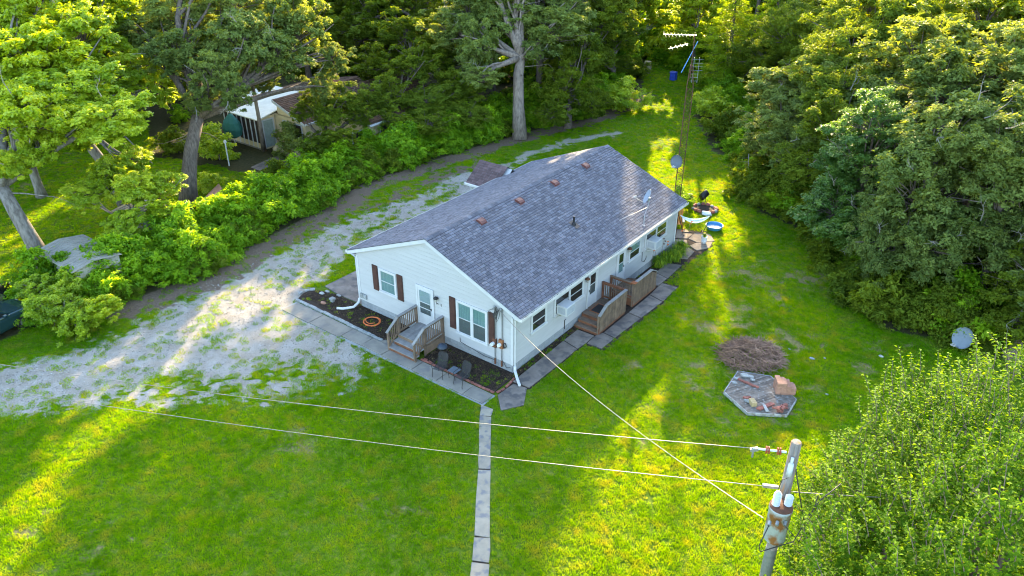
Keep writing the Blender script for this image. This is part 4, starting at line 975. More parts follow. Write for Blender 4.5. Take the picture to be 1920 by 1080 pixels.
# ------------------------------------------------------------------ satellite dishes
def dish(name, label, c, fw, size, mat, pole_pts, group='satellite dishes', extra=None):
    t = thing(name, label, 'satellite dish', pole_pts[0], group)
    fw = Vector(fw).normalized(); u = Vector((0, 0, 1)); x = u.cross(fw).normalized(); y = fw.cross(x)
    mb = MB(); n = 24; rings = 5; c = Vector(c); base = []
    for off in (0, -.02):
        mb.v.append(tuple(c+fw*(off))); 
        for i in range(1, rings+1):
            r_ = i/rings
            for k in range(n):
                a = 2*math.pi*k/n; mb.v.append(tuple(c+x*math.cos(a)*r_*size*.46+y*math.sin(a)*r_*size*.52+fw*(r_*r_*size*.09+off)))
    S = 1+rings*n
    for o_ in (0, S):
        for k in range(n): mb.f.append((o_, o_+1+k, o_+1+(k+1) % n) if o_ == 0 else (o_, o_+1+(k+1) % n, o_+1+k))
        for i in range(rings-1):
            for k in range(n):
                q_ = (o_+1+i*n+k, o_+1+i*n+(k+1) % n, o_+1+(i+1)*n+(k+1) % n, o_+1+(i+1)*n+k); mb.f.append(q_ if o_ else q_[::-1])
    for k in range(n): a = 1+(rings-1)*n; mb.f.append((a+k, a+(k+1) % n, S+a+(k+1) % n, S+a+k))
    build('reflector', mb, M[mat], t, smooth=True)
    arm0 = c-y*size*.48+fw*.0; arm1 = c-y*size*.40+fw*size*.85
    ar = build('arm', MB().beam(arm0, arm1, .035, .03), M['galv'], t)
    build('feedhorn', MB().tube([arm1-fw*.02+y*.03, arm1-fw*.12+y*.09], .05, 10).tube([arm1-fw*.0+y*.03+x*.1, arm1-fw*.08+y*.08+x*.1], .035, 8).beam(arm1-x*.06+y*.03, arm1+x*.14+y*.03, .05, .05), M['palestone'], t)
    build('bracket', MB().beam(c-fw*.03-y*.1, c-fw*.12-y*.1, .14, .18).beam(c-fw*.10, c-fw*.16-y*.2, .07, .07), M['galv'], t)
    build('mast', MB().tube([p for p in pole_pts]+[c-fw*.14-y*.1], .025, 10), M['galv'], t)
    return t
ms = on(1202, 398, 0, -.1)
tofeed = Vector((-.66, -.75, .32))
rd = dish('satellite_dish', 'grey satellite dish seen edge-on, mounted on the roof near its rear side eave', (-.15, 11.95, 4.42), (-.80, -.60, .45), .80, 'dish', [(.22, 11.0, zr(.22)+.0), (.12, 11.2, zr(.12)+.45), (-.05, 11.85, 3.95)])
build('strut', MB().tube([(-.05, 11.75, 3.9), (-.7, 10.0, zr(-.7)+.02)], .017, 6).extr([(.16, 10.93, zr(.16)+.018), (.30, 10.93, zr(.30)+.018), (.30, 11.07, zr(.30)+.018), (.16, 11.07, zr(.16)+.018)], (0, 0, .01)), M['galv'], rd)
p = g(1806, 668)
dish('satellite_dish', 'blue-grey satellite dish on a low post at the wood edge behind the foreground tree', (15.45, 14.0, .72), (-.30, -.85, .34), 1.0, 'dishblue', [(15.55, 14.25, 0), (15.55, 14.25, .5)])

# ------------------------------------------------------------------ lattice mast behind the house
tx, ty, th = -.80, 16.9, 11.7
tw = thing('antenna_tower', 'tall thin rusty lattice antenna tower rising behind the far gable', 'tower', (tx, ty, 0))
LG = [(tx+.23*math.cos(a), ty+.23*math.sin(a)) for a in (.4, 2.494, 4.589)]
M['darkrust'] = pm('dark_rust', (.12,.05,.03), (.07,.035,.025), .85, 6)
for (x, y) in LG: build('leg', MB().tube([(x, y, 0), (x, y, 9.0), (tx+(x-tx)*.35, ty+(y-ty)*.35, 10.2)], .022, 6), M['darkrust'], tw)
bz = MB(); z = .2
while z < 9:
    for i in range(3):
        a = LG[i]; b = LG[(i+1) % 3]; bz.tube([(a[0], a[1], z), (b[0], b[1], z+.2), ], .010, 4, False); bz.tube([(b[0], b[1], z+.2), (a[0], a[1], z+.4)], .010, 4, False)
    z += .4
tag(build('bracing', bz, M['darkrust'], tw), kind='stuff')
build('mast', MB().tube([(tx, ty, 9.5), (tx, ty, th+.2)], .028, 8), M['darkrust'], tw)
an = thing('tv_antenna', 'pale comb-shaped television antenna high on the lattice tower', 'antenna', (tx, ty, 10), 'television antennas')
ux = Vector((.8, .6, 0)); uy = Vector((-.6, .8, 0))
am = MB(); A = Vector((tx, ty, 10.15)); 
for k in (0, 1): am.tube([A+ux*(.12+.28*k)+Vector((0, 0, -.9)), A+ux*(.12+.28*k)+Vector((0, 0, .45))], .012, 5)
build('frame', am, M['galv'], an)
for k in range(7): build('rod', MB().tube([A+ux*-.0+Vector((0, 0, -.8+k*.19)), A+ux*(.42+.2*(k > 2))+Vector((0, 0, -.8+k*.19))], .008, 5), M['galv'], an)
an2 = thing('tv_antenna', 'blue boom antenna slanting from the top of the lattice tower', 'antenna', (tx, ty, 10.5), 'television antennas')
bm_ = build('boom', MB().beam(A+ux*-.5+Vector((0, 0, -.35)), A+ux*.2+Vector((0, 0, 1.3)), .03, .03), pm('blue_boom', (.12,.30,.60), None, .5, 5), an2)
an3 = thing('tv_antenna', 'pale multi-rod antenna pointing left at the very top of the lattice tower', 'antenna', (tx, ty, 11.6), 'television antennas')
B_ = Vector((tx, ty, 11.75)); build('boom', MB().beam(B_+ux*.1, B_-ux*1.6+uy*.2, .035, .035).beam(B_-ux*.3-Vector((0, 0, .45)), B_-ux*1.3-Vector((0, 0, .7)), .035, .035), M['galv'], an3)
for k in range(9): q_ = B_-ux*(.1+.18*k)+uy*.02*k; l = .18+.035*k; build('rod', MB().tube([q_-uy*l-Vector((0, 0, .1*l)), q_+uy*l+Vector((0, 0, .1*l))], .006, 5), M['galv'], an3)
for k in range(4): q_ = B_-ux*(.4+.25*k)-Vector((0, 0, .47+.06*k)); build('rod', MB().tube([q_-uy*.35, q_+uy*.35], .010, 5), M['galv'], an3)
dish('satellite_dish', 'dark oval satellite dish clamped to the lattice tower behind the roof', (-.75, 16.3, 4.95), (.15, -1, .25), .74, 'dishdark', [(-.80, 16.9, 4.8), (-.78, 16.6, 4.85)])

# ------------------------------------------------------------------ utility pole with transformer, wires
PX, PY, PT = 14.45, -10.25, 10.55
up_ = thing('utility_pole', 'weathered round wooden utility pole in front of the foreground tree', 'utility pole', (PX, PY, 0))
build('shaft', MB().tube([(PX, PY, -.3), (PX, PY, 4), (PX, PY, PT)], [.155, .13, .10], 20), M['polewood'], up_, smooth=True)
build('top_ring', MB().lathe([(.10, 0), (.085, .03), (0, .035)], (PX, PY, PT), 20), M['polewood'], up_)
build('band', MB().tube([(PX, PY, 7.0), (PX, PY, 7.75)], [.121, .118], 20), M['galv'], up_)
cdir = Vector((.2, -.98, 0)).normalized(); cr_ = Vector((.8, .6, 0))
pc = Vector((PX, PY, 0))
build('post_insulator', MB().tube([pc+cdir*.13+Vector((0, 0, 9.85)), pc+cdir*.16+Vector((0, 0, 10.15))], [.06, .05], 12).tube([pc+cdir*.14+Vector((0, 0, 10.13)), pc+cdir*.15+Vector((0, 0, 10.3))], .03, 8), M['porcelain'], up_, smooth=True)
ff = Vector((0, 0, 1))
trf = thing('transformer', 'rust-streaked pale cylindrical transformer hung on the utility pole', 'transformer', (14.55, -10.72, 8.6))
tc = pc+cdir*.46+Vector((0, 0, 8.46))
build('tank', MB().lathe([(0, 0), (.19, .0), (.213, .03), (.213, .78), (.224, .79), (.224, .86), (.21, .87)], tc, 28), M['trafo'], trf, smooth=True)
lidt = build('lid', MB().lathe([(.224, .865), (.213, .885), (.12, .91), (0, .915)], tc, 28), M['rust'], trf, smooth=True)
for sx, h in ((-.115, .36), (.12, .27)):
    b0 = tc+cr_*sx+Vector((0, 0, .89)); pr = [(.05, 0)]
    for k in range(6): pr += [(.078, .03+k*h/7), (.05, .05+k*h/7)]
    pr += [(.05, h-.02), (.0, h)]
    build('bushing', MB().lathe(pr, b0, 14), M['porcelain'], trf, smooth=False)
for k in (-1, 0, 1): build('terminal', MB().tube([tc+cdir*.24+cr_*.15*k+Vector((0, 0, .68)), tc+cdir*.33+cr_*.15*k+Vector((0, 0, .66))], .035, 8), M['galv'], trf)
build('hanger', MB().beam(tc-cdir*.24+Vector((0, 0, .7)), pc+cdir*.1+Vector((0, 0, 8.95)), .12, .05).beam(tc-cdir*.24+Vector((0, 0, .2)), pc+cdir*.1+Vector((0, 0, 8.45)), .12, .05), M['galv'], trf)
tc2 = MB(); tc2.tube([tc+cdir*.33+cr_*-.15+Vector((0, 0, .66)), tc+cdir*.42+cr_*-.25+Vector((0, 0, .2)), tc+cdir*.36-cr_*.2+Vector((0, 0, -.02)), tc+cdir*.2+cr_*.4+Vector((0, 0, .1)), tc+cr_*.55+Vector((0, 0, .5)), tc+cr_*.7+Vector((0, 0, 1.0)), tc+cr_*1.0+Vector((0, .2, 1.3))], .012, 6)
tc2.tube([tc+cdir*.33+cr_*.15+Vector((0, 0, .66)), tc+cdir*.3+cr_*.5+Vector((0, 0, .2)), tc+cr_*.62+Vector((0, 0, .55)), tc+cr_*.66+Vector((0, 0, 1.2))], .010, 6)
tc2.tube([tc-cr_*.13+Vector((0, 0, 1.33)), tc-cr_*.1+Vector((0, 0, 1.55)), pc+cdir*.12-cr_*.02+Vector((0, 0, 9.75))], .010, 6)
build('leads', tc2, M['cable'], trf, smooth=True)
# wires
def wire(name, label, pts_ab, sag_, r_, mat, group=None):
    a, b = [Vector(q_) for q_ in pts_ab]; n = 40
    pts = [a.lerp(b, i/n)-Vector((0, 0, sag_*4*(i/n)*(1-i/n))) for i in range(n+1)]
    return tag(build(name, MB().tube(pts, r_, 6), M[mat], smooth=True), label, 'wire', group)
e1 = on(-260, 643, 2, 9.9); s1 = Vector((PX, PY, 10.32))-Vector((.12, .09, 0))
dirw = (Vector(e1)-s1).normalized()
iw = thing('line_insulator', 'white and red-brown disc insulator string holding the upper wire at the pole top', 'insulator', tuple(s1))
pr = []
for k in range(9): pr.append(s1+dirw*(.02+.05*k))
build('rod', MB().tube([s1, s1+dirw*.62], .022, 8), M['porcelain'], iw)
for k in range(4): build('disc', MB().tube([s1+dirw*(.10+.045*k+(.12 if k > 1 else 0)), s1+dirw*(.125+.045*k+(.12 if k > 1 else 0))], .075, 14), M['redbrown'], iw)
build('clamp', MB().beam(s1+dirw*.52, s1+dirw*.66-Vector((0, 0, .05)), .07, .06).tube([s1+dirw*.6, s1+dirw*.6-Vector((0, 0, .22))], .02, 6), M['galv'], iw)
wire('power_line', 'upper pale overhead wire crossing the front lawn to the pole top', (s1+dirw*.6, e1), .25, .0065, 'wire', 'overhead wires')
e2 = on(-260, 688, 2, 9.3); s2 = Vector((PX, PY, 9.38))-Vector((.13, .05, 0))
wire('power_line', 'lower pale overhead wire crossing the front lawn below the first', (s2, e2), .25, .0065, 'wire', 'overhead wires')
build('spool_clamp', MB().beam(s2, s2+(Vector(e2)-s2).normalized()*.3, .06, .06), M['galv'], up_)
s3 = tc-cr_*.30+Vector((0, 0, .55)); e3 = Vector((-.62, -.20, 3.18)); tw3 = MB(); n = 260
for ph in (0, 2.09, 4.19):
    pts = []
    for i in range(n+1):
        t = i/n; q_ = s3.lerp(e3, t)-Vector((0, 0, .45*4*t*(1-t))); a = ph+t*230
        pts.append(q_+Vector((math.cos(a)*.011, math.sin(a)*.011, 0)))
    tw3.tube(pts, .005, 4, False)
tag(build('service_cable', tw3, M['wire'], smooth=True), 'twisted service cable running from the transformer down to the house corner', 'wire')
far = Vector((PX, PY, 9.3))+cr_*.13
wire('power_line', 'short pale wire running from the pole into the foreground tree', (far, far+cr_*4+Vector((0, 0, -.2))), .05, .01, 'wire', 'overhead wires')
wire('guy_wire', 'dark cable hanging beside the pole into the foreground tree', (Vector((PX+.1, PY, 9.95)), Vector((PX+1.0, PY+.2, 7.2))), .12, .012, 'cable')

# ------------------------------------------------------------------ platform with bricks, brush pile
PL = [(7.97,6.05),(8.10,4.25),(9.47,3.50),(10.80,4.35),(10.75,5.6),(9.28,6.55)]
pf = thing('old_platform', 'peeling hexagonal wooden platform lying in the right lawn', 'platform', (9.3, 5, 0))
d_ = Vector((.46, .886)); n_ = Vector((.886, -.46))
def clip(poly, p, nrm):  # keep side where (q-p).n<=0
    out = []
    for i in range(len(poly)):
        a = Vector(poly[i]); b = Vector(poly[(i+1) % len(poly)]); da = (a-p).dot(nrm); db = (b-p).dot(nrm)
        if da <= 0: out.append(tuple(a))
        if da*db < 0: out.append(tuple(a.lerp(b, da/(da-db))))
    return out
c0 = Vector((9.35, 5.0)); k = -2.0
while k < 2.0:
    q_ = clip(PL, c0+n_*(k+.135), n_)
    if len(q_) > 2: q_ = clip(q_, c0+n_*k, -n_)
    if len(q_) > 2: build('plank', MB().prism(q_, .10+rnd.uniform(-.008, .008), .135+rnd.uniform(-.008, .01)), M['platform'], pf)
    k += .145
for i in range(6):
    a = PL[i]; b = PL[(i+1) % 6]; build('edge_board', MB().beam((a[0], a[1], .075), (b[0], b[1], .075), .035, .15), M['platedge'], pf)
bs = thing('brick_stack', 'neat stack of orange-tan paving bricks on the platform edge', 'brick stack', (10.25, 5.95, .14))
tb_ = MB().box(-.099, -.10, 0, .099, .10, .078).mesh('brick', M['tanbrick'])
for (ox, oy, hh) in [(0, 0, 7), (.205, 0, 7), (0, .205, 7), (.205, .205, 7), (.41, 0, 5), (.41, .205, 5), (.615, 0, 4), (.615, .205, 4), (0, .41, 7), (.205, .41, 6), (.41, .41, 5), (.615, .41, 3)]:
    for k in range(hh):
        an_ = .55; x = 9.95+ox*math.cos(an_)-oy*math.sin(an_); y = 5.55+ox*math.sin(an_)+oy*math.cos(an_)
        piece('brick', tb_, bs, (x+rnd.uniform(-.006, .006), y+rnd.uniform(-.006, .006), .14+k*.081), (0, 0, an_+rnd.uniform(-.03, .03)))
nb_ = MB().box(-.10, -.048, 0, .10, .048, .06).mesh('brick', M['brick'])
def brickpile(label, lst, name='brick_row', mat=None, cat='bricks'):
    t = thing(name, label, cat, (lst[0][0], lst[0][1], .14))
    for (x, y, z_, a, s_) in lst: piece('brick', mat or nb_, t, (x, y, z_), (0, 0, a), (s_, 1, 1))
brickpile('row of red bricks lying end to end across the platform', [(8.32+.2*i*.95, 5.42-.012*i+rnd.uniform(-.02, .02), .15, -.12+rnd.uniform(-.1, .1), 1) for i in range(5)])
brickpile('two rows of red bricks side by side at the platform front', [(9.72+.10*j+.075*i*1.15, 4.02+.19*i, .15+.0*j, 1.15, 1) for i in range(4) for j in range(2)])
brickpile('loose red bricks heaped at the front right of the platform', [(10.25+rnd.uniform(-.05, .35), 4.35+rnd.uniform(-.15, .5), .15+.06*(i % 3), rnd.uniform(.8, 1.6) if i < 6 else rnd.uniform(-.4, .3), 1) for i in range(12)])
brickpile('single red brick lying flat near the platform centre front', [(9.02, 4.35, .15, .2, 1.1), (9.1, 4.45, .15, .9, 1)])
yb = thing('yellow_block', 'pale yellow block of three bricks at the platform front', 'bricks', (9.42, 4.12, .14))
ym = MB().box(-.11, -.055, 0, .11, .055, .19).mesh('brick', M['yellowbrick'])
for k in range(3): piece('brick', ym, yb, (9.32+.085*k, 4.24-.085*k, .14), (0, 0, .75))
tag(build('white_plank', MB().beam((9.82, 4.32, .20), (10.10, 4.0, .20), .12, .05), M['palestone']), 'short white board lying between red bricks on the platform', 'board')
for i, (x, y, s_) in enumerate(((8.35, 5.85, .17), (8.6, 5.95, .12), (8.75, 5.78, .10), (8.2, 5.1, .11), (9.15, 4.2, .12), (8.15, 5.45, .10))):
    rock('broken_stone', ['large pale broken slab stone at the back left of the platform','pale stone chunk at the back of the platform','small pale stone beside the back chunk on the platform','grey stone at the platform left edge','grey flat stone beside the yellow block','small grey rubble piece near the platform left corner'][i], x, y, s_, 'palestone' if i < 3 else 'greystone', 20+i, .14)
# brush pile
bp = MB(); r0 = random.Random(12)
for i in range(2600):
    a = r0.uniform(0, 6.283); q_ = math.sqrt(r0.random()); x = 7.95+1.35*q_*math.cos(a)+.25*q_*math.sin(a); y = 7.6+1.3*q_*math.sin(a)
    z_ = .75*(1-q_**2)**.8*r0.uniform(.45, 1)*(1+.25*math.sin(x*4+1)*math.cos(y*5))+.02; l = r0.uniform(.15, .55); b = r0.uniform(0, 6.283); tl = r0.uniform(-.25, .35)
    d = Vector((math.cos(b), math.sin(b), tl))*l; p = Vector((x, y, z_)); md_ = p+d*.5+Vector((r0.uniform(-.05, .05), r0.uniform(-.05, .05), r0.uniform(-.02, .05)))
    w_ = r0.uniform(.007, .016); bp.tube([p, md_, p+d], [w_, w_, w_*.5], 3, False)
tag(build('brush_pile', bp, M['twigpile']), 'heap of dry brown twigs and clippings on the right lawn', 'brush pile', kind='stuff')

# ------------------------------------------------------------------ back yard things
pl_ = thing('paddling_pool', 'small round blue paddling pool on the lit back lawn', 'pool', (.72, 19.55, 0))
c = (.72, 19.55, 0)
build('shell', MB().lathe([(.40, .0), (.47, .08), (.50, .20), (.535, .235), (.52, .25), (.485, .21), (.45, .09), (.40, .03), (0, .03)], c, 32), M['pool'], pl_, smooth=True)
build('water', MB().lathe([(.465, .13), (0, .132)], c, 32), M['water'], pl_)
bu = thing('bucket_planter', 'white bucket planted with a bright green tuft on the stone patch', 'bucket', (1.1, 17.25, 0)); c = (1.1, 17.25, .03)
build('pail', MB().lathe([(0, 0), (.15, 0), (.175, .40), (.19, .42), (.175, .43), (.16, .36), (0, .36)], c, 20), M['bucket'], bu, smooth=True)
build('print', MB().lathe([(.1595, .10), (.1735, .30)], c, 20).lathe([(.1595, .101), (.158, .10)], c, 20), pm('bucket_print', (.35,.42,.55), (.70,.72,.76), .5, 16), bu)
def tuft(n, c, R, h, seed, wid=.012, arch=.6):
    r = np.random.RandomState(seed); mb = MB(); tones = []
    for i in range(n):
        a = r.uniform(0, 6.283); l = h*r.uniform(.6, 1.1); sp = R*r.uniform(.2, 1); x0 = Vector((c[0]+r.normal()*.06*R*3, c[1]+r.normal()*.06*R*3, c[2]))
        d = Vector((math.cos(a), math.sin(a), 0)); s_ = Vector((-d.y, d.x, 0))*wid
        pts = [x0, x0+d*sp*.35+Vector((0, 0, l*.7)), x0+d*sp*.8+Vector((0, 0, l*(.9 if arch < .5 else .85))), x0+d*sp*1.25+Vector((0, 0, l*(1.1-arch)))]
        ws = [.7, 1, .8, .08]; v = []
        for p_, k_ in zip(pts, ws): v += [p_-s_*k_, p_+s_*k_]
        mb.add(v, [(0,1,3,2), (2,3,5,4), (4,5,7,6)]); tones += [r.rand()]*8
    return mb, tones
def tuft_obj(name, mb, tones, mat, parent=None):
    o = build(name, mb, mat, parent); a = o.data.attributes.new('tone', 'FLOAT', 'POINT'); a.data.foreach_set('value', np.array(tones, np.float32)); return o
mb, tn = tuft(160, (1.1, 17.25, .38), .16, .24, 5, .008, .3); tuft_obj('foliage', mb, tn, LEAF['lily'], bu)
LILY = [(.42,12.9,.40,'broad arching green daylily clump nearest the rear deck'), (.50,13.7,.45,'arching daylily clump in the middle of the rear wall bed'), (.62,14.6,.48,'daylily clump with orange buds below the rear corner window'), (.55,15.4,.42,'daylily clump at the rear corner downspout'), (.85,14.15,.30,'small daylily clump spilling onto the side walk')]
for i, (x, y, R_, lb) in enumerate(LILY):
    t = thing('daylily', lb, 'plant', (x, y, 0), 'daylilies along the rear wall')
    mb, tn = tuft(230, (x, y, 0), R_*1.25, .70, 40+i, .016, .62); tuft_obj('foliage', mb, tn, LEAF['lily'], t)
for i, (x, y, h) in enumerate(((.15, 12.5, 1.25), (.16, 13.6, 1.35), (.25, 13.9, 1.1), (.4, 15.6, 1.3), (-.05, 17.5, .95), (.12, 12.9, 1.4))):
    t = thing('flower_stalk', ['orange-red flower on a tall stalk by the wall below the far window','dark seed-headed stalk against the rear wall','reddish flower stalk beside the middle daylilies','orange flower at the rear corner downspout','orange flower on a stalk beyond the house corner','tall dark stalk left of the daylilies'][i], 'flower', (x, y, 0), 'tall flowers at the rear wall')
    build('stem', MB().tube([(x, y, 0), (x+.03, y, h*.6), (x+.08, y+.03, h)], .008, 5), M['twig'], t)
    for k in range(3 if i in (1, 5) else 2): build('flower', MB().lathe([(0, 0), (.03, .02), (.06, .07), (.02, .05), (0, .04)], (x+.08+rnd.uniform(-.09, .09), y+.03+rnd.uniform(-.09, .09), h-k*.12), 8), M['twig'] if i in (1, 5) else M['petalorange'], t)
# adirondack chair
ad = thing('garden_armchair', 'orange-brown wooden garden armchair beside the rear corner of the house', 'chair', (-1.15, 18.25, 0)); ad.rotation_euler.z = .5; OFF[ad.name] = (0, 0, 0)
for k in range(6): build('slat', MB().beam((-.25+k*.1, .18, .35), (-.28+k*.112, .55, 1.05), .085, .02, (0, 1, 0)), M['adiron'], ad)
for k in range(5): build('slat', MB().beam((-.27, -.32+k*.11, .40-k*.012), (.27, -.32+k*.11, .40-k*.012), .095, .02), M['adiron'], ad)
for s in (-1, 1):
    build('armrest', MB().box(s*.34-.07, -.4, .58, s*.34+.07, .35, .605), M['palestone' if s > 0 else 'adiron'], ad); build('leg', MB().box(s*.32-.02, -.34, 0, s*.32+.02, -.26, .58), M['adiron'], ad); build('leg', MB().beam((s*.30, .40, 0), (s*.28, .22, .58), .04, .09), M['adiron'], ad)
# hammock chair with its stand
hx = Vector(at(1305, 388, 46.5)); hb = Vector((hx.x, hx.y, 0))
hm = thing('hammock', 'pale blue and white striped hammock on a black stand behind the house corner', 'hammock', (hb.x, hb.y, 0))
ax_ = Vector((.85, .53, 0)); bx_ = Vector((-.53, .85, 0)); hcl = MB(); n = 12
zt = 1.15
for i in range(n+1):
    for j in range(5):
        t = i/n-.5; wv = .30*math.cos(t*math.pi)**.7+.02; q_ = hb+ax_*t*1.75+bx_*(j/4-.5)*2*wv+Vector((0, 0, zt-.42*(1-(2*t)**2)+.25*((j/4-.5)*2)**2*wv))
        hcl.v.append(tuple(q_))
for i in range(n):
    for j in range(4): a = i*5+j; hcl.f.append((a, a+1, a+6, a+5))
o = build('cloth', hcl, M['cloth'], hm, smooth=True); sm = o.modifiers.new('t', 'SOLIDIFY'); sm.thickness = .012
for s in (-1, 1):
    build('stand_arm', MB().tube([hb+ax_*s*.95+Vector((0, 0, zt+.02)), hb+ax_*s*.6+Vector((0, 0, .06))], .022, 8), M['blackmetal'], hm)
    build('foot', MB().tube([hb+ax_*s*.6-bx_*.5+Vector((0, 0, .04)), hb+ax_*s*.6+bx_*.5+Vector((0, 0, .04))], .022, 8), M['blackmetal'], hm)
build('stand_bar', MB().tube([hb-ax_*.6+Vector((0, 0, .05)), hb+ax_*.6+Vector((0, 0, .05))], .022, 8), M['blackmetal'], hm)
# fire pit, barrel smoker, white pot
fp = thing('fire_pit', 'ring of dark and reddish stones on the back lawn behind the hammock', 'fire pit', (-1.0, 21.9, 0))
fs = MB().lathe([(0, 0), (.13, 0), (.15, .08), (.10, .17), (0, .18)], n=7).mesh('stone', M['brick']); fs2 = MB().lathe([(0, 0), (.14, 0), (.13, .1), (.08, .14), (0, .15)], n=6).mesh('stone', M['greystone'])
for k in range(15): a = k*.419; piece('stone', fs if k % 3 else fs2, fp, (-1.0+.75*math.cos(a), 21.9+.65*math.sin(a), 0), (0, 0, a*3), (1, rnd.uniform(.8, 1.2), rnd.uniform(.8, 1.2)))
build('ash', MB().lathe([(.62, .04), (.3, .07), (0, .08)], (-1.0, 21.9, 0), 14), M['mulch'], fp)
sm_ = thing('barrel_smoker', 'black barrel lying tilted beside the fire pit', 'barrel', (-1.7, 22.9, 0))
build('drum', MB().tube([(-1.70, 22.75, .35), (-1.68, 22.78, .36), (-1.5, 23.18, .62), (-1.48, 23.2, .63)], [.19, .22, .22, .19], 18), M['black'], sm_, smooth=True)
for s in (-1, 1): build('leg', MB().tube([(-1.65+s*.25, 22.9-s*.1, .4), (-1.65+s*.35, 22.8-s*.15, 0)], .02, 6), M['blackmetal'], sm_)
cs = thing('camp_stove', 'small dark heap of metal gear left of the barrel', 'stove', (-2.3, 22.4, 0))
build('body', MB().lathe([(0, 0), (.2, 0), (.22, .35), (.14, .42), (.16, .55), (0, .6)], (-2.3, 22.4, 0), 12), M['blackmetal'], cs); build('lid', MB().box(-2.6, 22.1, .0, -2.3, 22.35, .32), M['black'], cs, bevel=.03)
rock('white_sack', 'small white sack leaning on the fire pit stones', -.55, 21.15, .28, 'bucket', 31, 0, 'sack')
# far clearing: barrel and bin
q_ = g(1213, 137)
bb = thing('tan_barrel', 'pale tan barrel with dark bands under the trees at the end of the clearing', 'barrel', (q_[0], q_[1], 0))
build('body', MB().lathe([(0, 0), (.34, 0), (.40, .3), (.42, .6), (.40, .9), (.34, 1.2), (0, 1.2)], (q_[0], q_[1], 0), 18), M['barrel'], bb, smooth=True)
for z_ in (.25, .85): build('hoop', MB().lathe([(.405, z_), (.425, z_), (.43, z_+.1), (.41, z_+.1)], (q_[0], q_[1], 0), 18), M['black'], bb)
q_ = g(1262, 150); bn = thing('blue_bin', 'dark blue bin standing under the trees at the end of the clearing', 'bin', (q_[0], q_[1], 0))
build('body', MB().prism([(q_[0]-.28, q_[1]-.28), (q_[0]+.28, q_[1]-.28), (q_[0]+.28, q_[1]+.28), (q_[0]-.28, q_[1]+.28)], .0, .75), M['bluebin'], bn, bevel=.04); build('lid', MB().box(q_[0]-.32, q_[1]-.32, .76, q_[0]+.32, q_[1]+.32, .81), M['bluebin'], bn, bevel=.02)
# stones dotted on the right lawn
for i, (px, py, s_) in enumerate(((1522, 673, .11), (1550, 740, .06), (1546, 672, .05), (1652, 669, .10), (1480, 655, .05))):
    q_ = g(px, py); rock('lawn_stone', ['flat grey stone in the lawn between brush pile and wood','small whitish stone right of the platform','tiny grey stone beside the flat one','flat grey stone in the lit patch near the wood edge','small stone close to the brush pile'][i], q_[0], q_[1], s_, 'greystone' if i % 2 == 0 else 'palestone', 50+i, 0)

# ------------------------------------------------------------------ neighbour's house, sheds, post, umbrella
nh = thing('neighbour_house', 'cream house with brown shingle roof half hidden in the trees on the left', 'house', (-31, 17, 0))
NX0, NX1, NY0, NY1, NXE = -38.5, -28.9, 13.1, 21.5, 2.5
rx = -34.0
build('wall', MB().box(NX0+.4, NY0+.1, 0, NX1-.45, NY1, 2.55), M['cream'], nh)
def nroof(xr, xe, y0, y1, zr0, ze, nm='roof_shingles'):
    mb = MB(); rows = int(math.hypot(xe-xr, zr0-ze)/.2); 
    for r_ in range(rows):
        t0, t1 = r_/rows, (r_+1.1)/rows; y = y0-rnd.uniform(0, .3)
        while y < y1:
            yb_ = min(y+rnd.uniform(.5, .9), y1); ya = max(y, y0)
            xa, xb_, za, zb_ = xr+(xe-xr)*t0, xr+(xe-xr)*t1, zr0+(ze-zr0)*t0, zr0+(ze-zr0)*t1+.03
            mb.add([(xa, ya, za), (xa, yb_-.015, za), (xb_, yb_-.015, zb_), (xb_, ya, zb_), (xb_, ya, zb_-.06), (xb_, yb_-.015, zb_-.06)], [(0,3,2,1), (3,4,5,2)]); y = yb_
    tag(build(nm, mb, M['nbroof'], nh), kind='stuff')
    build('roof_deck', MB().extr([(xr, y0+.02, zr0-.02), (xe, y0+.02, ze-.02), (xe, y0+.02, ze-.14), (xr, y0+.02, zr0-.14)], (0, y1-y0-.04, 0)), M['white'], nh)
rx = -32.4
nroof(rx, NX1, NY0-.3, NY1, 3.75, 2.5); nroof(rx, NX0, 16.3, NY1, 3.75, 2.5)
nroof(-29.2, -25.0, 15.6, 24, 4.3, 2.5, 'roof_shingles'); nroof(-29.2, -33.4, 15.6, 24, 4.3, 2.5)
build('wall', MB().box(-32.6, 15.9, 0, -25.45, 23.7, 2.52), M['cream'], nh)
for (a, b) in (((NX1+.02, NY0-.3), (NX1+.14, 15.5)), ((-24.98, 15.6), (-24.86, 24))): build('gutter', MB().box(a[0], a[1], 2.38, b[0], b[1], 2.5), M['white'], nh)
build('rake_board', MB().extr([(rx, NY0-.33, 3.75), (NX1, NY0-.33, 2.5), (NX1, NY0-.33, 2.3), (rx, NY0-.33, 3.55)], (0, .04, 0)), M['white'], nh)
build('gable', MB().add([(rx-.05, NY0+.1, 2.5), (NX1-.45, NY0+.1, 2.5), (rx-.05, NY0+.1, 3.65)], [(0,1,2)]), M['cream'], nh)
build('chimney', MB().box(-31.0, 17.2, 3.0, -30.4, 17.8, 5.0), M['brick'], nh)
build('porch_roof', MB().extr([(-37.6, 11.35, 2.42), (-32.5, 11.35, 2.42), (-32.5, 16.2, 3.35), (-37.6, 16.2, 3.35)], (0, 0, .08)), M['porchroof'], nh)
for k in range(9): build('porch_post', MB().box(-37.2+k*.55, 11.6, 0, -37.1+k*.55, 11.7, 2.42), M['white'], nh)
build('porch_screen', MB().box(-37.2, 11.64, .5, -32.9, 11.66, 2.4), M['darkroom'], nh)
build('porch_wall', MB().box(-37.2, 11.62, 0, -32.9, 11.68, .5).box(-32.84, 11.7, 0, -32.78, 13.1, 2.5), M['cream'], nh)
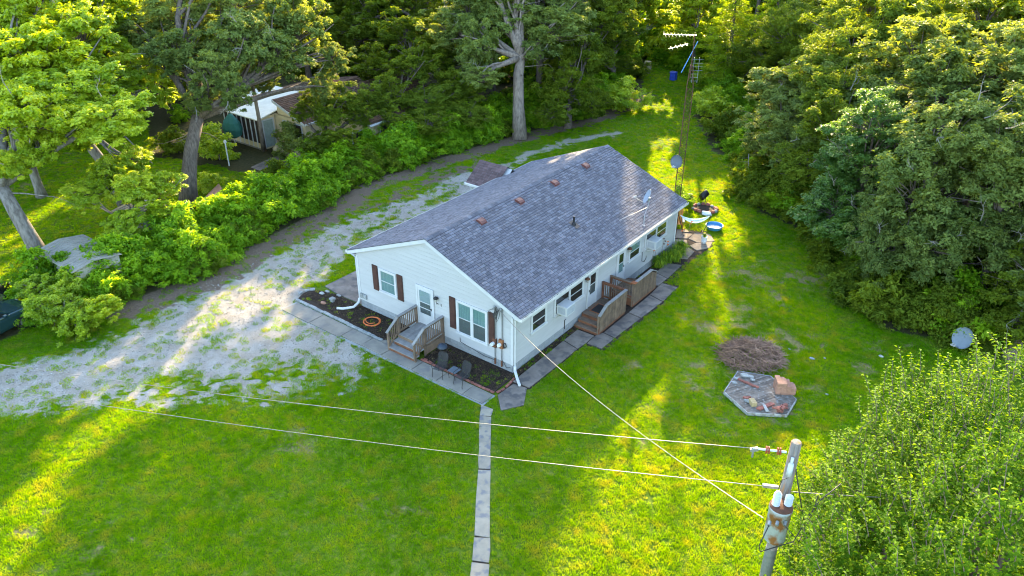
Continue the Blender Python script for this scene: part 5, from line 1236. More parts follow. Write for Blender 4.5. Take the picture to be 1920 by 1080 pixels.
build('porch_floor', MB().box(-37.3, 11.6, 0, -32.8, 13.1, .12), M['concrete'], nh)
nd = build('door', MB().box(-32.775, 12.0, .15, -32.73, 12.85, 2.2), M['greydoor'], nh); build('door_frame', MB().box(-32.775, 11.88, .1, -32.74, 11.995, 2.3).box(-32.775, 12.855, .1, -32.74, 12.97, 2.3).box(-32.775, 11.995, 2.205, -32.74, 12.855, 2.3), M['white'], nd)
for x in (-31.9, -30.6): w_ = build('window', MB().box(x, NY0+.02, 1.1, x+.9, NY0+.09, 2.2), M['white'], nh); build('pane', MB().box(x+.08, NY0+.0, 1.18, x+.82, NY0+.019, 2.12), M['darkroom'], w_)
for y in (14.2, 17.0, 19.5):
    w_ = build('window', MB().box(-25.44, y, 1.1, -25.38, y+1, 2.2), M['white'], nh); build('pane', MB().box(-25.379, y+.08, 1.18, -25.36, y+.92, 2.12), M['darkroom'], w_)
um = thing('garden_umbrella', 'closed dark green garden umbrella drooping beside the neighbour porch', 'umbrella', (-35.2, 10.9, 0))
build('pole', MB().tube([(-35.2, 10.9, 0), (-35.2, 10.9, 2.6)], .025, 8), M['white'], um)
build('canopy', MB().lathe([(0, 2.65), (.25, 2.5), (.75, 2.0), (.95, 1.5), (.8, 1.0), (.35, .75), (.3, .8)], (-35.2, 10.9, 0), 12, 1, .7), M['umbrella'], um)
q_ = g(430, 311); ps = thing('white_post', 'thin white post with a cap in the neighbour yard', 'post', (q_[0], q_[1], 0))
build('shaft', MB().tube([(q_[0], q_[1], 0), (q_[0], q_[1], 1.75)], .05, 10), M['white'], ps); build('cap', MB().lathe([(.05, 0), (.12, .02), (.12, .1), (.06, .2), (0, .22)], (q_[0], q_[1], 1.75), 12), M['gutter'], ps)
bc = thing('landscape_boulders', 'pale tan boulders below the neighbour house wall', 'boulders', (-31, 12.2, 0))
for k in range(4):
    mb = MB().lathe([(0, 0), (.6, 0), (.7, .3), (.45, .62), (0, .68)], (-31.2+.75*k, 12.1+.2*k, 0), 9, 1, .8); r0 = random.Random(k); mb.v = [(x+r0.uniform(-.08, .08), y+r0.uniform(-.08, .08), z_+r0.uniform(-.04, .04)) for x, y, z_ in mb.v]; build('boulder', mb, M['barrel'], bc)
yl = tag(build('neighbour_patio', MB().prism([(-30.5, 8.8), (-25.5, 8.6), (-25.0, 11.5), (-31, 11.6)], -.05, .03), M['concretedark']), kind='structure')
# sheds
def shed(label, x0, x1, y0, y1, ze, zr_, ridge='x'):
    s = thing('metal_shed', label, 'shed', ((x0+x1)/2, (y0+y1)/2, 0), 'metal sheds behind the hedge')
    mb = MB(); n = int((x1-x0)/.2)
    for k in range(n): a = x0+k*(x1-x0)/n; b = a+(x1-x0)/n*.5; mb.box(a, y0, 0, b, y0+.05, ze); mb.box(b, y0+.02, 0, a+(x1-x0)/n, y0+.05, ze)
    n = int((y1-y0)/.2)
    for k in range(n): a = y0+k*(y1-y0)/n; b = a+(y1-y0)/n*.5; mb.box(x1-.05, a, 0, x1, b, ze); mb.box(x1-.05, b, 0, x1-.02, a+(y1-y0)/n, ze)
    mb.box(x0, y0+.1, 0, x0+.03, y1, ze); build('wall', mb, M['tinwall'], s)
    n = int((x1-x0+.3)/.28); ym = (y0+y1)/2
    for k in range(n):
        a = x0-.15+k*.28
        for ya in (y0-.15, y1+.15):
            build('panel', MB().extr([(a, ya, ze), (a, ym, zr_+.02), (a, ym, zr_+.04), (a, ya, ze+.02)], (.25, 0, 0)), M['tin'], s)
            build('rib', MB().extr([(a+.25, ya, ze), (a+.25, ym, zr_+.02), (a+.25, ym, zr_+.06), (a+.25, ya, ze+.04)], (.03, 0, 0)), M['tin'], s)
    build('gable', MB().add([(x1-.02, y0, ze-.02), (x1-.02, y1, ze-.02), (x1-.02, ym, zr_)], [(0,1,2)]), M['tinwall'], s)
    return s
shed('pale corrugated metal shed behind the leaning maple trunk', -24.3, -20.6, -8.6, -6.3, 2.05, 2.25)
shed('smaller pale metal shed farther back behind the hedge', -26.2, -23.4, -3.4, -1.2, 2.0, 2.2)
rw_ = tag(build('flagstone_wall', MB().prism([g(372,392), g(412,352), g(418,362), g(382,404)], 0, .35), M['tanbrick'], bevel=.03), 'low reddish stone edging wall beside the big oak trunk', 'wall')

# ------------------------------------------------------------------ parked cars at the left edge
def car(label, loc, rz, paint, group='cars parked at the left edge'):
    t = thing('parked_car', label, 'car', loc, group); t.rotation_euler.z = rz; OFF[t.name] = (0, 0, 0)
    # local: x forward, length 4.8, width 1.85
    secs = [(-2.35, .50, .95, .80), (-2.25, .32, 1.05, .88), (-1.5, .28, 1.05, .92), (0, .28, 1.03, .925), (.9, .28, 1.02, .92), (1.7, .30, .93, .89), (2.25, .34, .80, .80), (2.38, .45, .70, .66)]
    mb = MB(); n = 8
    for (x, zb_, zt_, w_) in secs:
        for (yy, zz) in ((-.93, 0), (-1, .25), (-1, .75), (-.90, 1), (.90, 1), (1, .75), (1, .25), (.93, 0)): mb.v.append((x, yy*w_, zb_+(zt_-zb_)*zz))
    for i in range(len(secs)-1):
        for k in range(n): mb.f.append((i*n+k, i*n+(k+1) % n, (i+1)*n+(k+1) % n, (i+1)*n+k))
    mb.f += [tuple(range(n))[::-1], tuple((len(secs)-1)*n+k for k in range(n))]
    build('body', mb, M[paint], t, smooth=False, bevel=.04)
    cab = [(-2.1, 1.04, .82), (-1.75, 1.55, .66), (.15, 1.58, .66), (.95, 1.02, .80)]
    mb = MB(); v = []
    for (x, z_, w_) in cab: v += [(x, -w_, z_), (x, w_, z_)]
    mb.add(v, [(0,2,4,6), (1,7,5,3), (0,1,3,2), (4,5,7,6), (0,6,7,1)]); build('window', mb, M['carglass'], t)
    build('roof', MB().box(-1.78, -.67, 1.55, .18, .67, 1.60), M[paint], t, bevel=.02)
    for s in (-1, 1):
        pm_ = MB()
        for (a, b) in ((cab[0], cab[1]), (cab[3], cab[2])): pm_.beam((a[0], s*a[2], a[1]), (b[0], s*b[2], b[1]), .07, .07)
        pm_.beam((-.75, s*.83, 1.03), (-.80, s*.68, 1.56), .07, .05); build('pillar', pm_, M[paint], t)
        build('side_mirror', MB().box(.55, s*1.0-.09, 1.02, .72, s*1.0+.09, 1.16), M[paint], t, bevel=.03)
        build('sill_trim', MB().box(-1.7, s*.925-.01, 1.0, .9, s*.925+.01, 1.03), M['chrome'], t)
        for x in (-1.45, 1.45):
            wh = build('wheel', MB().tube([(x, s*.70, .34), (x, s*.93, .34)], .34, 22), M['tyre'], t); build('rim', MB().tube([(x, s*.90, .34), (x, s*.945, .34)], .21, 14), M['chrome'], wh)
        build('headlight', MB().box(2.20, s*.62-.16, .62, 2.375, s*.62+.16, .76), M['palestone'], t, bevel=.02); build('tail_light', MB().box(-2.36, s*.72-.1, .8, -2.28, s*.72+.1, 1.0), M['redbrown'], t)
    for x in (-.75, .2): build('door_seam', MB().box(x, -.94, .35, x+.012, -.915, 1.0), M['black'], t)
    return t
car('dark teal parked car nearest the gravel, cut by the left picture edge', (-21.6, -12.9, 0), math.atan2(1.35, -.75)-.25, 'carpaint')
car('dark olive parked car behind the teal one under the leaves', (-24.9, -12.6, 0), math.atan2(1.35, -.75)-.25, 'carpaint2')

# ================================================================== TREES
TG = 'trees around the two yards'
tree('oak_tree', 'big spreading oak with a thick crooked dark trunk in the neighbour yard', g(352,392),
     atl([(400,140,48,.6),(335,100,49,.65),(450,75,50,.75),(520,100,51,.65),(560,45,53,.8),(625,105,54,.42),(330,25,51,.75),(440,0,52,.8),(600,160,54,.35),(265,60,50,.5),(440,175,47.5,.38),(370,185,48,.3),(380,-110,51,.9)]),
     'oak', .48, [tuple(g(352,392))+(-.1,), tuple(at(354,330,49.5)), tuple(at(358,280,49.2)), tuple(at(372,215,49))], seed=2, dead=4)
tree('maple_tree', 'leaning pale-barked maple beside the metal shed at the far left', g(85,495),
     atl([(40,215,40,.65),(120,170,42,.7),(205,225,42,.55),(70,110,43,.75),(15,50,44,.8),(150,65,45,.7),(70,275,41,.4),(-50,150,41,.8),(20,310,40,.3),(60,-60,45,.9)]),
     'maple', .42, [tuple(g(85,495))+(-.1,), tuple(at(60,450,42.2)), tuple(at(30,400,41.5)), tuple(at(0,345,41))], seed=3, bark='barkgrey', dead=3)
tree('maple_tree', 'bushy yellow-green maple with a leaning grey trunk behind the leaning one', g(235,385),
     atl([(240,135,49,.6),(175,60,50,.8),(295,170,49,.38),(100,20,51,.8),(235,20,52,.7),(140,250,47,.42),(250,300,46,.36),(180,-80,51,.9)]),
     'maple', .34, [tuple(g(235,385))+(-.1,), tuple(at(205,320,49)), tuple(at(150,250,48)), tuple(at(125,200,48))], seed=4, bark='barkgrey')
tree('maple_tree', 'low maple with layered leaves spreading over the two metal sheds', g(262,455),
     atl([(255,355,44,.42),(205,330,45,.44),(315,345,45,.32),(240,415,43,.32),(300,395,44,.30),(160,365,44,.33),(215,455,42,.25)]), 'maple', .11, seed=5, bark='barkgrey')
tree('maple_tree', 'broad low maple at the left picture edge over the parked cars', g(130,600), atl([(95,575,37,.36),(150,600,37,.34),(70,540,38.5,.26),(130,540,38.5,.28),(190,580,37.5,.3)]), 'maple', .14, seed=6)
tree('maple_tree', 'pale green maple at the top left corner, in front of the darker trees', (-37,-3), auto(-37,-3,11.5,5.4,7,6), 'maple', .3, seed=7)
tree('maple_tree', 'tall maple with two grey stems rising at the top left', g(197,215), atl([(190,110,62,.9),(120,60,64,1.0),(215,40,64,.9),(60,20,62,1.0),(160,0,66,1.0)]), 'maple', .36, [tuple(g(197,215))+(-.1,), tuple(at(195,150,62)), tuple(at(190,60,61)), tuple(at(185,10,61))], seed=8, bark='barkgrey')
tree('oak_tree', 'dark slanting trunk with a high crown left of the big oak', g(240,225), atl([(290,70,66,.9),(250,20,68,1.0),(340,20,70,1.0)]), 'oakwarm', .32, [tuple(g(240,225))+(-.1,), tuple(at(228,190,65)), tuple(at(218,150,64))], seed=9)
tree('oak_tree', 'thin young oak leaning in front of the neighbour porch', g(495,282), atl([(470,135,56,.35),(500,160,56,.28),(450,170,55.5,.28)]), 'oak', .15, [tuple(g(495,282))+(-.1,), tuple(at(485,220,57.5)), tuple(at(472,150,56.5))], seed=10, bark='barkpale')
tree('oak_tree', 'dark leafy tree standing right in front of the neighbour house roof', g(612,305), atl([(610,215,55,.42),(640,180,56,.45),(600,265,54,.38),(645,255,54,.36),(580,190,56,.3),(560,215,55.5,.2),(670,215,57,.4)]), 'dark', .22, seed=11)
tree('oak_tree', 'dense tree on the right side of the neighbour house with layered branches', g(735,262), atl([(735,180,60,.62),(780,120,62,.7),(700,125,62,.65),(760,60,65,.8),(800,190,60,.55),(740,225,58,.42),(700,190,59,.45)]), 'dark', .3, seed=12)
tree('oak_tree', 'tall oak at the top centre with a straight thin trunk showing', g(743,170), atl([(680,60,70,.9),(760,20,72,1.0),(820,70,70,.9),(700,0,72,.9)]), 'oakwarm', .28, [tuple(g(743,170))+(-.1,), tuple(at(743,100,71)), tuple(at(740,10,69))], seed=13)
tree('oak_tree', 'large tree with a thick pale forked trunk above the far end of the drive', g(975,260),
     atl([(900,80,60,.75),(955,30,62,.8),(1035,55,62,.75),(880,20,62,.8),(905,145,59,.42),(1060,15,64,.8),(1000,95,60,.3),(845,55,63,.7),(960,-70,62,1.0),(1020,-150,62,1.0),(900,-160,61,1.0),(960,-230,62,.9)]),
     'oak', .47, [tuple(g(975,260))+(-.1,), tuple(at(972,200,62)), tuple(at(972,140,61.4)), tuple(at(977,105,61))], seed=14, bark='barkpale', dead=4)
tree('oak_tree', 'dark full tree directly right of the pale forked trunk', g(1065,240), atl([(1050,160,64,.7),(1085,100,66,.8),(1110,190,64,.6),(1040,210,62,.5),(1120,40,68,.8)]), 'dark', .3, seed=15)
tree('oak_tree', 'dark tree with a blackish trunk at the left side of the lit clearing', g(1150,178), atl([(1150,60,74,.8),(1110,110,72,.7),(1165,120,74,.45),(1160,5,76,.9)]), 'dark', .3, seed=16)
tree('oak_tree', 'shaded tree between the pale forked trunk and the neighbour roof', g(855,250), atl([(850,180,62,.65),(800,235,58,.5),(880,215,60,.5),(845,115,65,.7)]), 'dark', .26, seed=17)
tree('maple_tree', 'bright backlit bush-like tree over the tan barrel at the clearing end', (-23.5,49.5), [(-23.8,49.8,5.2,.65),(-22.0,51.5,7.2,.65),(-25.2,48.0,4.4,.5),(-22.4,47.8,3.6,.35),(-20.6,52,5.2,.5)], 'maple', .14, seed=18)
tree('maple_tree', 'yellow backlit tree behind the antenna tower top', (-17.5,54.5), [(-17.5,54.5,7.2,.8),(-15.2,55.8,5.6,.6),(-19.4,56,5.8,.65),(-17,53,3.6,.45),(-18.6,54,3.0,.4)], 'maple', .16, seed=19)
# layered conifer
def conifer(label, base, H, R, seed):
    r = np.random.RandomState(seed); t = thing('pine_tree', label, 'tree', (base[0], base[1], 0), TG)
    build('trunk', MB().tube([(base[0], base[1], -.1), (base[0]+.1, base[1], H*.5), (base[0], base[1], H)], [.24, .15, .03], 10), M['bark'], t, smooth=True)
    pos = []; nr = []; tn_ = []; dr = []; mb = MB()
    for k in range(75):
        h = H*(.12+.86*k/75); L_ = R*(1-h/H)**.75*r.uniform(.7, 1.1)+.3; a = k*2.4+r.uniform(-.3, .3); d = np.array([math.cos(a), math.sin(a), -.06])
        c0_ = np.array([base[0], base[1], h]); mb.tube([c0_, c0_+d*L_*.5+np.array([0, 0, .1]), c0_+d*L_], [.035, .02, .006], 4, False)
        n = int(330*L_/R)+40; tt_ = r.uniform(.2, 1.08, n); sp = .38*L_*(.35+.65*np.sin(np.clip(tt_, 0, 1)*2.6))*r.normal(size=n)*.5; side = np.array([-d[1], d[0], 0])
        p_ = c0_+d*(tt_*L_)[:, None]+side*sp[:, None]+np.array([0, 0, 1])*(r.normal(size=n)*.09-.10*tt_)[:, None]
        pos.append(p_); nr.append(np.array([0, 0, 1])+r.normal(size=(n, 3))*.4); tn_.append(.5+.3*r.rand(n)-.2*(1-tt_)); dr.append(d+side*np.sign(sp)[:, None]*.7+r.normal(size=(n, 3))*.2)
    pos = np.concatenate(pos)-np.array([base[0], base[1], 0]); n = len(pos)
    me_ = leaf_mesh('needles', pos, np.concatenate(nr), r.uniform(.18, .34, n), .07, np.concatenate(tn_), LEAF['pine'], direction=np.concatenate(dr))
    piece('crown', me_, t, (base[0], base[1], 0)); build('branch', mb, M['bark'], t)
conifer('feathery yellow-lit conifer at the right side of the clearing', (-11.5,48.5), 10.5, 3.6, 3)
conifer('second feathery conifer close behind the yellow-lit one', (-8.5,51.0), 11, 3.4, 4)
# right-hand wood, nearest row then behind
RW = [
 ('grey-green oak at the tip of the right wood overhanging the back lawn', (1.5,28.0), [(1.2,26.8,5.6,.62),(0.4,28.8,6.6,.62),(2.6,25.9,4.2,.55),(3.0,28.2,7.4,.7),(.2,26.9,3.2,.42)], 'oak'),
 ('small yellow-tinged oak leaning over the back lawn from the right wood', (-.5,32.5), [(-.6,31.6,4.6,.42),(.2,33,5.6,.5)], 'oakwarm'),
 ('dark oak second from the tip of the right wood', (5.2,24.6), [(4.4,23.6,3.6,.6),(5.4,24.6,6.5,.75),(6.6,23.2,4.6,.6),(4.8,26,8.0,.65)], 'dark'),
 ('tree with fresh green sprays at the middle edge of the right wood', (8.2,20.3), [(7.4,19.3,3.4,.6),(8.2,20.6,6.0,.72),(7.0,20.6,5.2,.5),(9.2,18.5,3.0,.6),(8.4,19.4,8.2,.6)], 'shrubtree'),
 ('full oak at the centre of the right wood edge', (11.6,17.6), [(10.8,16.2,3.0,.6),(11.6,17.4,6.0,.8),(12.9,16.4,4.0,.62),(11.9,18.6,8.6,.78),(10.2,17.6,4.8,.5)], 'oak'),
 ('grey-green oak above the post-mounted dish', (15.4,17.6), [(14.8,16.8,4.8,.62),(16.2,17.0,4.4,.6),(15.6,18.0,7.4,.82),(14.0,17.6,8.8,.62)], 'oak'),
 ('leafy oak at the right picture edge', (19.4,16.8), [(18.4,15.6,3.4,.6),(19.4,16.6,6.0,.82),(20.2,15.2,4.2,.65),(18.6,17.6,8.4,.75)], 'oak'),
 ('low dark tree between the dish and the picture edge', (17.4,14.8), [(17.6,14.8,2.2,.5),(18.8,13.6,2.3,.55),(17.0,15.6,3.4,.5)], 'dark'),
]
for i, (lb, b, bl_, kd) in enumerate(RW):
    if kd == 'shrubtree':
        BARK['shrubtree'] = 'bark'; LEAF['shrubtree'] = leaf_mat('fresh_leaves', (.035,.085,.015), (.070,.150,.025), (.13,.22,.04), .4)
        for v_ in range(3):
            me_ = blob('dark', v_)[0].copy(); me_.materials.clear(); me_.materials.append(LEAF['shrubtree']); BLOBS[('shrubtree', v_)] = (me_, BLOBS[('dark', v_)][1])
    tree('oak_tree' if kd == 'oak' else 'broadleaf_tree', lb, b, bl_, kd, .26, seed=60+i, group='trees of the right wood', dead=3)
RB = [((4,31.5),11.5,4.6,'dark','behind the tip of the right wood'),((8.5,28),12.5,4.8,'oak','in the second row behind the fresh green tree'),((13,24.5),13.5,5.2,'oak','in the second row behind the central oak'),((18,22.5),13.5,5.2,'oak','in the second row above the dish'),((23,19.5),13,5.2,'dark','in the second row beyond the right picture edge'),
      ((-1.2,40.5),11,4.4,'dark','at the back of the right wood beside the clearing'),((3.5,37.5),13,5,'oakwarm','in the third row behind the wood tip'),((10,35),14,5.4,'oakwarm','in the third row above the wood centre'),((17,31),15,5.6,'oak','in the third row toward the top right corner'),((24.5,27),15,5.6,'oak','highest at the top right corner'),
      ((-5.2,46.5),10,4.2,'dark','beside the conifers at the clearing'),((0,45.5),12.5,5.2,'oakwarm','top centre-right behind the wood'),((8,43.5),13.5,5.6,'dark','top right in the fourth row')]
for i, ((x, y), H, R_, kd, lb) in enumerate(RB):
    nm = {'dark': 'dark leafy tree ', 'oak': 'grey-green oak crown ', 'oakwarm': 'warm green oak crown '}[kd]
    tree('oak_tree' if 'oak' in kd else 'broadleaf_tree', nm+lb, (x, y), auto(x, y, H, R_, 200+i, 6, .4), kd, .3, seed=80+i, group='trees of the right wood')
LB = [((-27,33),18.5,5.4,'dark','behind the pale forked trunk'),((-36,29.5),10.5,4.0,'dark','right behind the neighbour house'),((-24.5,40),19,5.4,'oakwarm','left of the clearing end'),((-43,25),12,5,'oakwarm','behind the neighbour house roof'),((-45,35.5),15,4.4,'oak','second row behind the neighbour house'),
      ((-30,42),19,5.6,'oakwarm','top centre behind the drive end'),((-47,9),11.5,5,'maple','behind the big oak'),((-52,17),11.5,5.4,'oakwarm','left behind the neighbour house'),((-46,-6),11,5.4,'maple','at the left edge of the neighbour lawn'),((-56,2),11.5,5.6,'maple','far behind the neighbour lawn'),((-48,37),14,5.6,'oak','third row above the neighbour house'),
      ((-22.5,33.5),17.5,4.8,'dark','right of the drive end behind the pale trunk'),((-21.6,42),19,4.4,'oakwarm','edging the clearing on its left')]
for i, ((x, y), H, R_, kd, lb) in enumerate(LB):
    nm = {'dark': 'dark leafy tree ', 'oak': 'grey-green oak crown ', 'oakwarm': 'warm green tree crown ', 'maple': 'yellow-green maple crown '}[kd]
    tree('oak_tree' if 'oak' in kd else ('maple_tree' if kd == 'maple' else 'broadleaf_tree'), nm+lb, (x, y), auto(x, y, H, R_, 300+i, 6, .4), kd, .3, seed=120+i)

tree('oak_tree', 'thin-stemmed tall tree at the back of the clearing added for shade, its crown out of view', (-19,56.5), [(-19.5,56.5,16.6,.9),(-17.6,57.5,14.4,.6),(-21.4,56,14.4,.65)], 'oakwarm', .2, seed=150, fork=.75)  # added tree, its high crown shades the platform and right lawn
tree('oak_tree', 'lean tall tree left of the other tall stems beyond the clearing, added for shade', (-25.2,58), [(-25.2,58,17.0,.7),(-24.6,58.6,14.6,.55),(-26.0,57.6,14.5,.5)], 'oakwarm', .18, seed=152, fork=.75)  # added to keep low sun off the rear roof slope
tree('oak_tree', 'slender tall tree behind the conifers added to cast shade, its crown unseen', (-12.3,56.5), [(-12.3,56.5,15.4,.8),(-11.2,57,13.2,.5),(-13.2,56,13.0,.45)], 'oakwarm', .2, seed=151, fork=.75)  # added so its unseen crown breaks up sun on the right lawn
# ---- far wood and undergrowth, each reads as one mass
r = np.random.RandomState(5)
def far_wood():
    pts = []; 
    for k in range(9000):
        x = r.uniform(-125, 45); y = r.uniform(-25, 130)
        d = math.hypot(x-CAM[0], y-CAM[1])
        if not (inside(np.array([x]), np.array([y]), [(-60,-25),(-60,10),(-55,30),(-40,45),(-28,50),(-22,58),(-12,60),(-4,52),(14,50),(22,38),(45,25),(45,130),(-125,130),(-125,-25)])[0]): continue
        # sun comes up the line of the clearing, where only low growth stands
        u = (x+17)*.886+(y-52)*.46
        gap = -6.5 < u < 5.5
        if gap and y < 74: continue
        if all((x-a)**2+(y-b)**2 > 4.6**2 for a, b, c_ in pts): pts.append((x, y, gap))
        if len(pts) > 330: break
    P_, S, R_, I = [], [], [], []
    for (x, y, gap) in pts:
        H = r.uniform(7, 9.5) if gap else (r.uniform(14, 17.5) if x*.886+y*.46 > -19 else r.uniform(10, 13))
        for k in range(4):
            a = r.uniform(0, 6.28); q_ = 1.8 if k else 0
            P_.append((x+q_*math.cos(a), y+q_*math.sin(a), H*(.82 if k == 0 else r.uniform(.3, .7)))); s_ = r.uniform(.8, 1.1); S.append((s_, s_, s_)); R_.append((r.uniform(-.3, .3), r.uniform(-.3, .3), r.uniform(0, 6.28))); I.append(r.randint(0, 5))
    scatter('far_woods', P_, S, R_, I, [blob('oakwarm', 0)[0], blob('dark', 1)[0], blob('oak', 2)[0], blob('oakwarm', 1)[0], blob('maple', 1)[0]], 'distant woods closing the view behind both yards', 'woods')
far_wood()
def under(name, lines, n, depth, smin, smax, protos, label, side=1, seed=1):
    r = np.random.RandomState(seed); P_, S, R_, I = [], [], [], []
    for k in range(n):
        i = r.randint(0, len(lines)-1); (x1, y1), (x2, y2) = lines[i], lines[i+1]
        L_ = np.array([math.hypot(b[0]-a[0], b[1]-a[1]) for a, b in zip(lines[:-1], lines[1:])]); i = r.choice(len(L_), p=L_/L_.sum()); (x1, y1), (x2, y2) = lines[i], lines[i+1]
        t = r.rand(); nx_, ny_ = -(y2-y1)/L_[i], (x2-x1)/L_[i]; dd = r.uniform(.8, depth)**1.0*side
        s_ = r.uniform(smin, smax); x = x1+(x2-x1)*t+nx_*(dd+s_*1.2*side); y = y1+(y2-y1)*t+ny_*(dd+s_*1.2*side)
        P_.append((x, y, s_*1.05)); S.append((s_, s_, s_*r.uniform(.9, 1.3))); R_.append((r.uniform(-.2, .2), r.uniform(-.2, .2), r.uniform(0, 6.28))); I.append(r.randint(0, len(protos)))
    return scatter(name, P_, S, R_, I, protos, label, 'undergrowth')
SH = [blob('shrub', i)[0] for i in range(3)]
r = np.random.RandomState(18); P_ = []; S = []; R_ = []; I = []
while len(P_) < 110:
    x = r.uniform(-48, 6); y = r.uniform(49, 78)
    if y < 53 and -21 < x < -12: continue
    s_ = r.uniform(.7, 1.35); P_.append((x, y, s_*1.1)); S.append((s_, s_, s_*r.uniform(1, 1.6))); R_.append((r.uniform(-.2, .2), 0, r.uniform(0, 6.28))); I.append(r.randint(0, 4))
scatter('clearing_thicket', P_, S, R_, I, SH+[blob('maple', 0)[0]], 'thicket of bushes beyond the clearing', 'undergrowth')
DK = []
for i in range(2):
    me_ = SH[i].copy(); me_.materials.clear(); me_.materials.append(LEAF['dark']); DK.append(me_)
under('hedgerow', HEDGE, 95, 3.0, .6, .95, SH, 'overgrown green hedgerow along the far side of the gravel drive', 1, 3)
under('hedgerow_front', HEDGE, 60, .6, .35, .55, SH+DK[:1], 'low leafy fringe in front of the hedgerow', 1, 4)
under('wood_undergrowth', WOODR[:10], 120, 5.5, .55, .95, DK+SH[:1], 'dark undergrowth below the right wood', 1, 5)
under('clearing_undergrowth', [g(1120,222),g(1170,190),g(1195,172),g(1170,140),g(1220,128),g(1290,140),g(1320,180),g(1335,235),g(1345,290)], 50, 1.5, .45, .85, SH, 'bright bushes round the end of the clearing', 1, 6)
r = np.random.RandomState(8); P_ = []; S = []; R_ = []; I = []
while len(P_) < 130:
    x = r.uniform(-60, 25); y = r.uniform(-5, 60)
    q_ = np.array([x]), np.array([y])
    if masks(*q_)[3][0] < .5 or (-41 < x < -24 and 8 < y < 25): continue
    s_ = r.uniform(.5, .95); P_.append((x, y, s_)); S.append((s_,)*3); R_.append((0, 0, r.uniform(0, 6.28))); I.append(r.randint(0, 3))
scatter('forest_floor_bushes', P_, S, R_, I, DK+SH[:1], 'scattered low bushes under the trees', 'undergrowth')
# bushes one can tell apart
def bush(label, x, y, s, kind, cat='bush'):
    t = thing('bush', label, cat, (x, y, 0), 'single bushes'); r0 = random.Random(int(x*10)); me_ = blob('shrub', r0.randrange(3))[0]
    if kind != 'shrub': me_ = me_.copy(); me_.materials.clear(); me_.materials.append(LEAF[kind])
    piece('foliage', me_, t, (x, y, s*1.5), (0, 0, r0.uniform(0, 6)), (s, s, s)); build('stem', MB().tube([(x, y, 0), (x+.1, y, s*1.4)], [.06, .02], 6), M['bark'], t)
q_ = g(412, 300); bush('yellow-green shrub beside the white post in the neighbour yard', q_[0], q_[1], .85, 'maple')
q_ = g(375, 350); bush('small golden shrub at the foot of the big oak', q_[0]+1, q_[1], .42, 'maple')
q_ = g(545, 290); bush('grey-green shrub at the neighbour house corner', q_[0], q_[1], .75, 'oak')
q_ = g(1285, 372); bush('low dark green bush at the foot of the antenna tower', -2.6, 21.0, .42, 'shrub')
q_ = g(1180, 215); bush('bright sunlit bush left of the clearing entrance', q_[0]-.8, q_[1]+.5, .85, 'maple')
q_ = g(1310, 225); bush('yellow sunlit bush right of the antenna tower', q_[0]+.6, q_[1]+1.5, .8, 'maple')

# ---- the near pear-like tree at the lower right
def pear():
    cx, cy = 18.7, -8.3; r = np.random.RandomState(77)
    t = thing('foreground_tree', 'sunlit bushy green tree filling the lower right corner beside the utility pole', 'tree', (cx, cy, 0))
    tk = MB(); top = Vector((cx, cy, 3.2)); tk.tube([(cx, cy, -.1), (cx-.05, cy, 1.6), top], [.24, .19, .16], 12)
    pos, nr, ln_, tn_, dr = [], [], [], [], []
    tw_ = MB(); cen = np.array([cx, cy, 7.2]); RX, RZ = 4.75, 4.45
    rr_ = random.Random(5)
    mains = []
    for k in range(16):
        a = k*2.4; el = rr_.uniform(.5, 1.45); d = Vector((math.cos(a)*math.cos(el), math.sin(a)*math.cos(el), math.sin(el))); L_ = rr_.uniform(4, 6.5)
        p = curve_pts(top, top+d*L_+Vector((0, 0, .8)), 6, .06, rr_); tk.tube(p, [.10*(1-.8*i/6)+.012 for i in range(7)], 7); mains.append(p)
    nsh = 8000
    for k in range(nsh):
        d = r.normal(size=3); d /= np.linalg.norm(d); q_ = (.50+.50*r.rand()**.6)
        lump = 1+.13*math.sin(3*math.atan2(d[1], d[0])+1.3)+.10*math.sin(5*d[2]*2+d[0]*4)
        b = cen+d*np.array([RX, RX, RZ])*q_*lump*.93
        if b[2] < 3.4: continue
        up = np.array([0, 0, 1.0]); dd = d*.55+up*(.9 if d[2] > -.2 else .3)+r.normal(size=3)*.28; dd /= np.linalg.norm(dd)
        L_ = r.uniform(.35, .85) if q_ > .85 else r.uniform(.25, .55); n = int(L_/.030)
        bend = r.normal(size=3)*.12; tt_ = (np.arange(n)+.5)/n
        ax = b+dd*(tt_*L_)[:, None]+bend*(tt_**2*L_)[:, None]
        if q_ > .9 or k % 5 == 0: tw_.tube([b-dd*.15, b+dd*L_*.5+bend*.25*L_, b+dd*L_+bend*L_], [.010, .008, .003], 3, False)
        ang = np.arange(n)*2.4+r.uniform(0, 6); x_ = np.cross(dd, [0.3, .5, .8]); x_ /= np.linalg.norm(x_); y_ = np.cross(dd, x_)
        rad = np.cos(ang)[:, None]*x_+np.sin(ang)[:, None]*y_
        l = r.uniform(.095, .145, n)*(1-.35*tt_); out_ = rad*.85+dd*.45+r.normal(size=(n, 3))*.2; out_ /= np.linalg.norm(out_, axis=1, keepdims=True)
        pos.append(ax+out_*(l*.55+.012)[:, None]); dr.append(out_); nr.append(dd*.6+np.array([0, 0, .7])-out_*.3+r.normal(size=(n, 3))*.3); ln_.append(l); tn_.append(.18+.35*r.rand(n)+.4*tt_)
    pos = np.concatenate(pos)-np.array([cx, cy, 0]); ln_ = np.concatenate(ln_); print('pear leaves', len(pos))
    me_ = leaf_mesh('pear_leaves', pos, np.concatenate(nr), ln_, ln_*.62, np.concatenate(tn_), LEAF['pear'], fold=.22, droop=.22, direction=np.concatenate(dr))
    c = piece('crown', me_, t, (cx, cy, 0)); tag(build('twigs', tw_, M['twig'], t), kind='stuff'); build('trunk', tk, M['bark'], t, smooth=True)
pear()

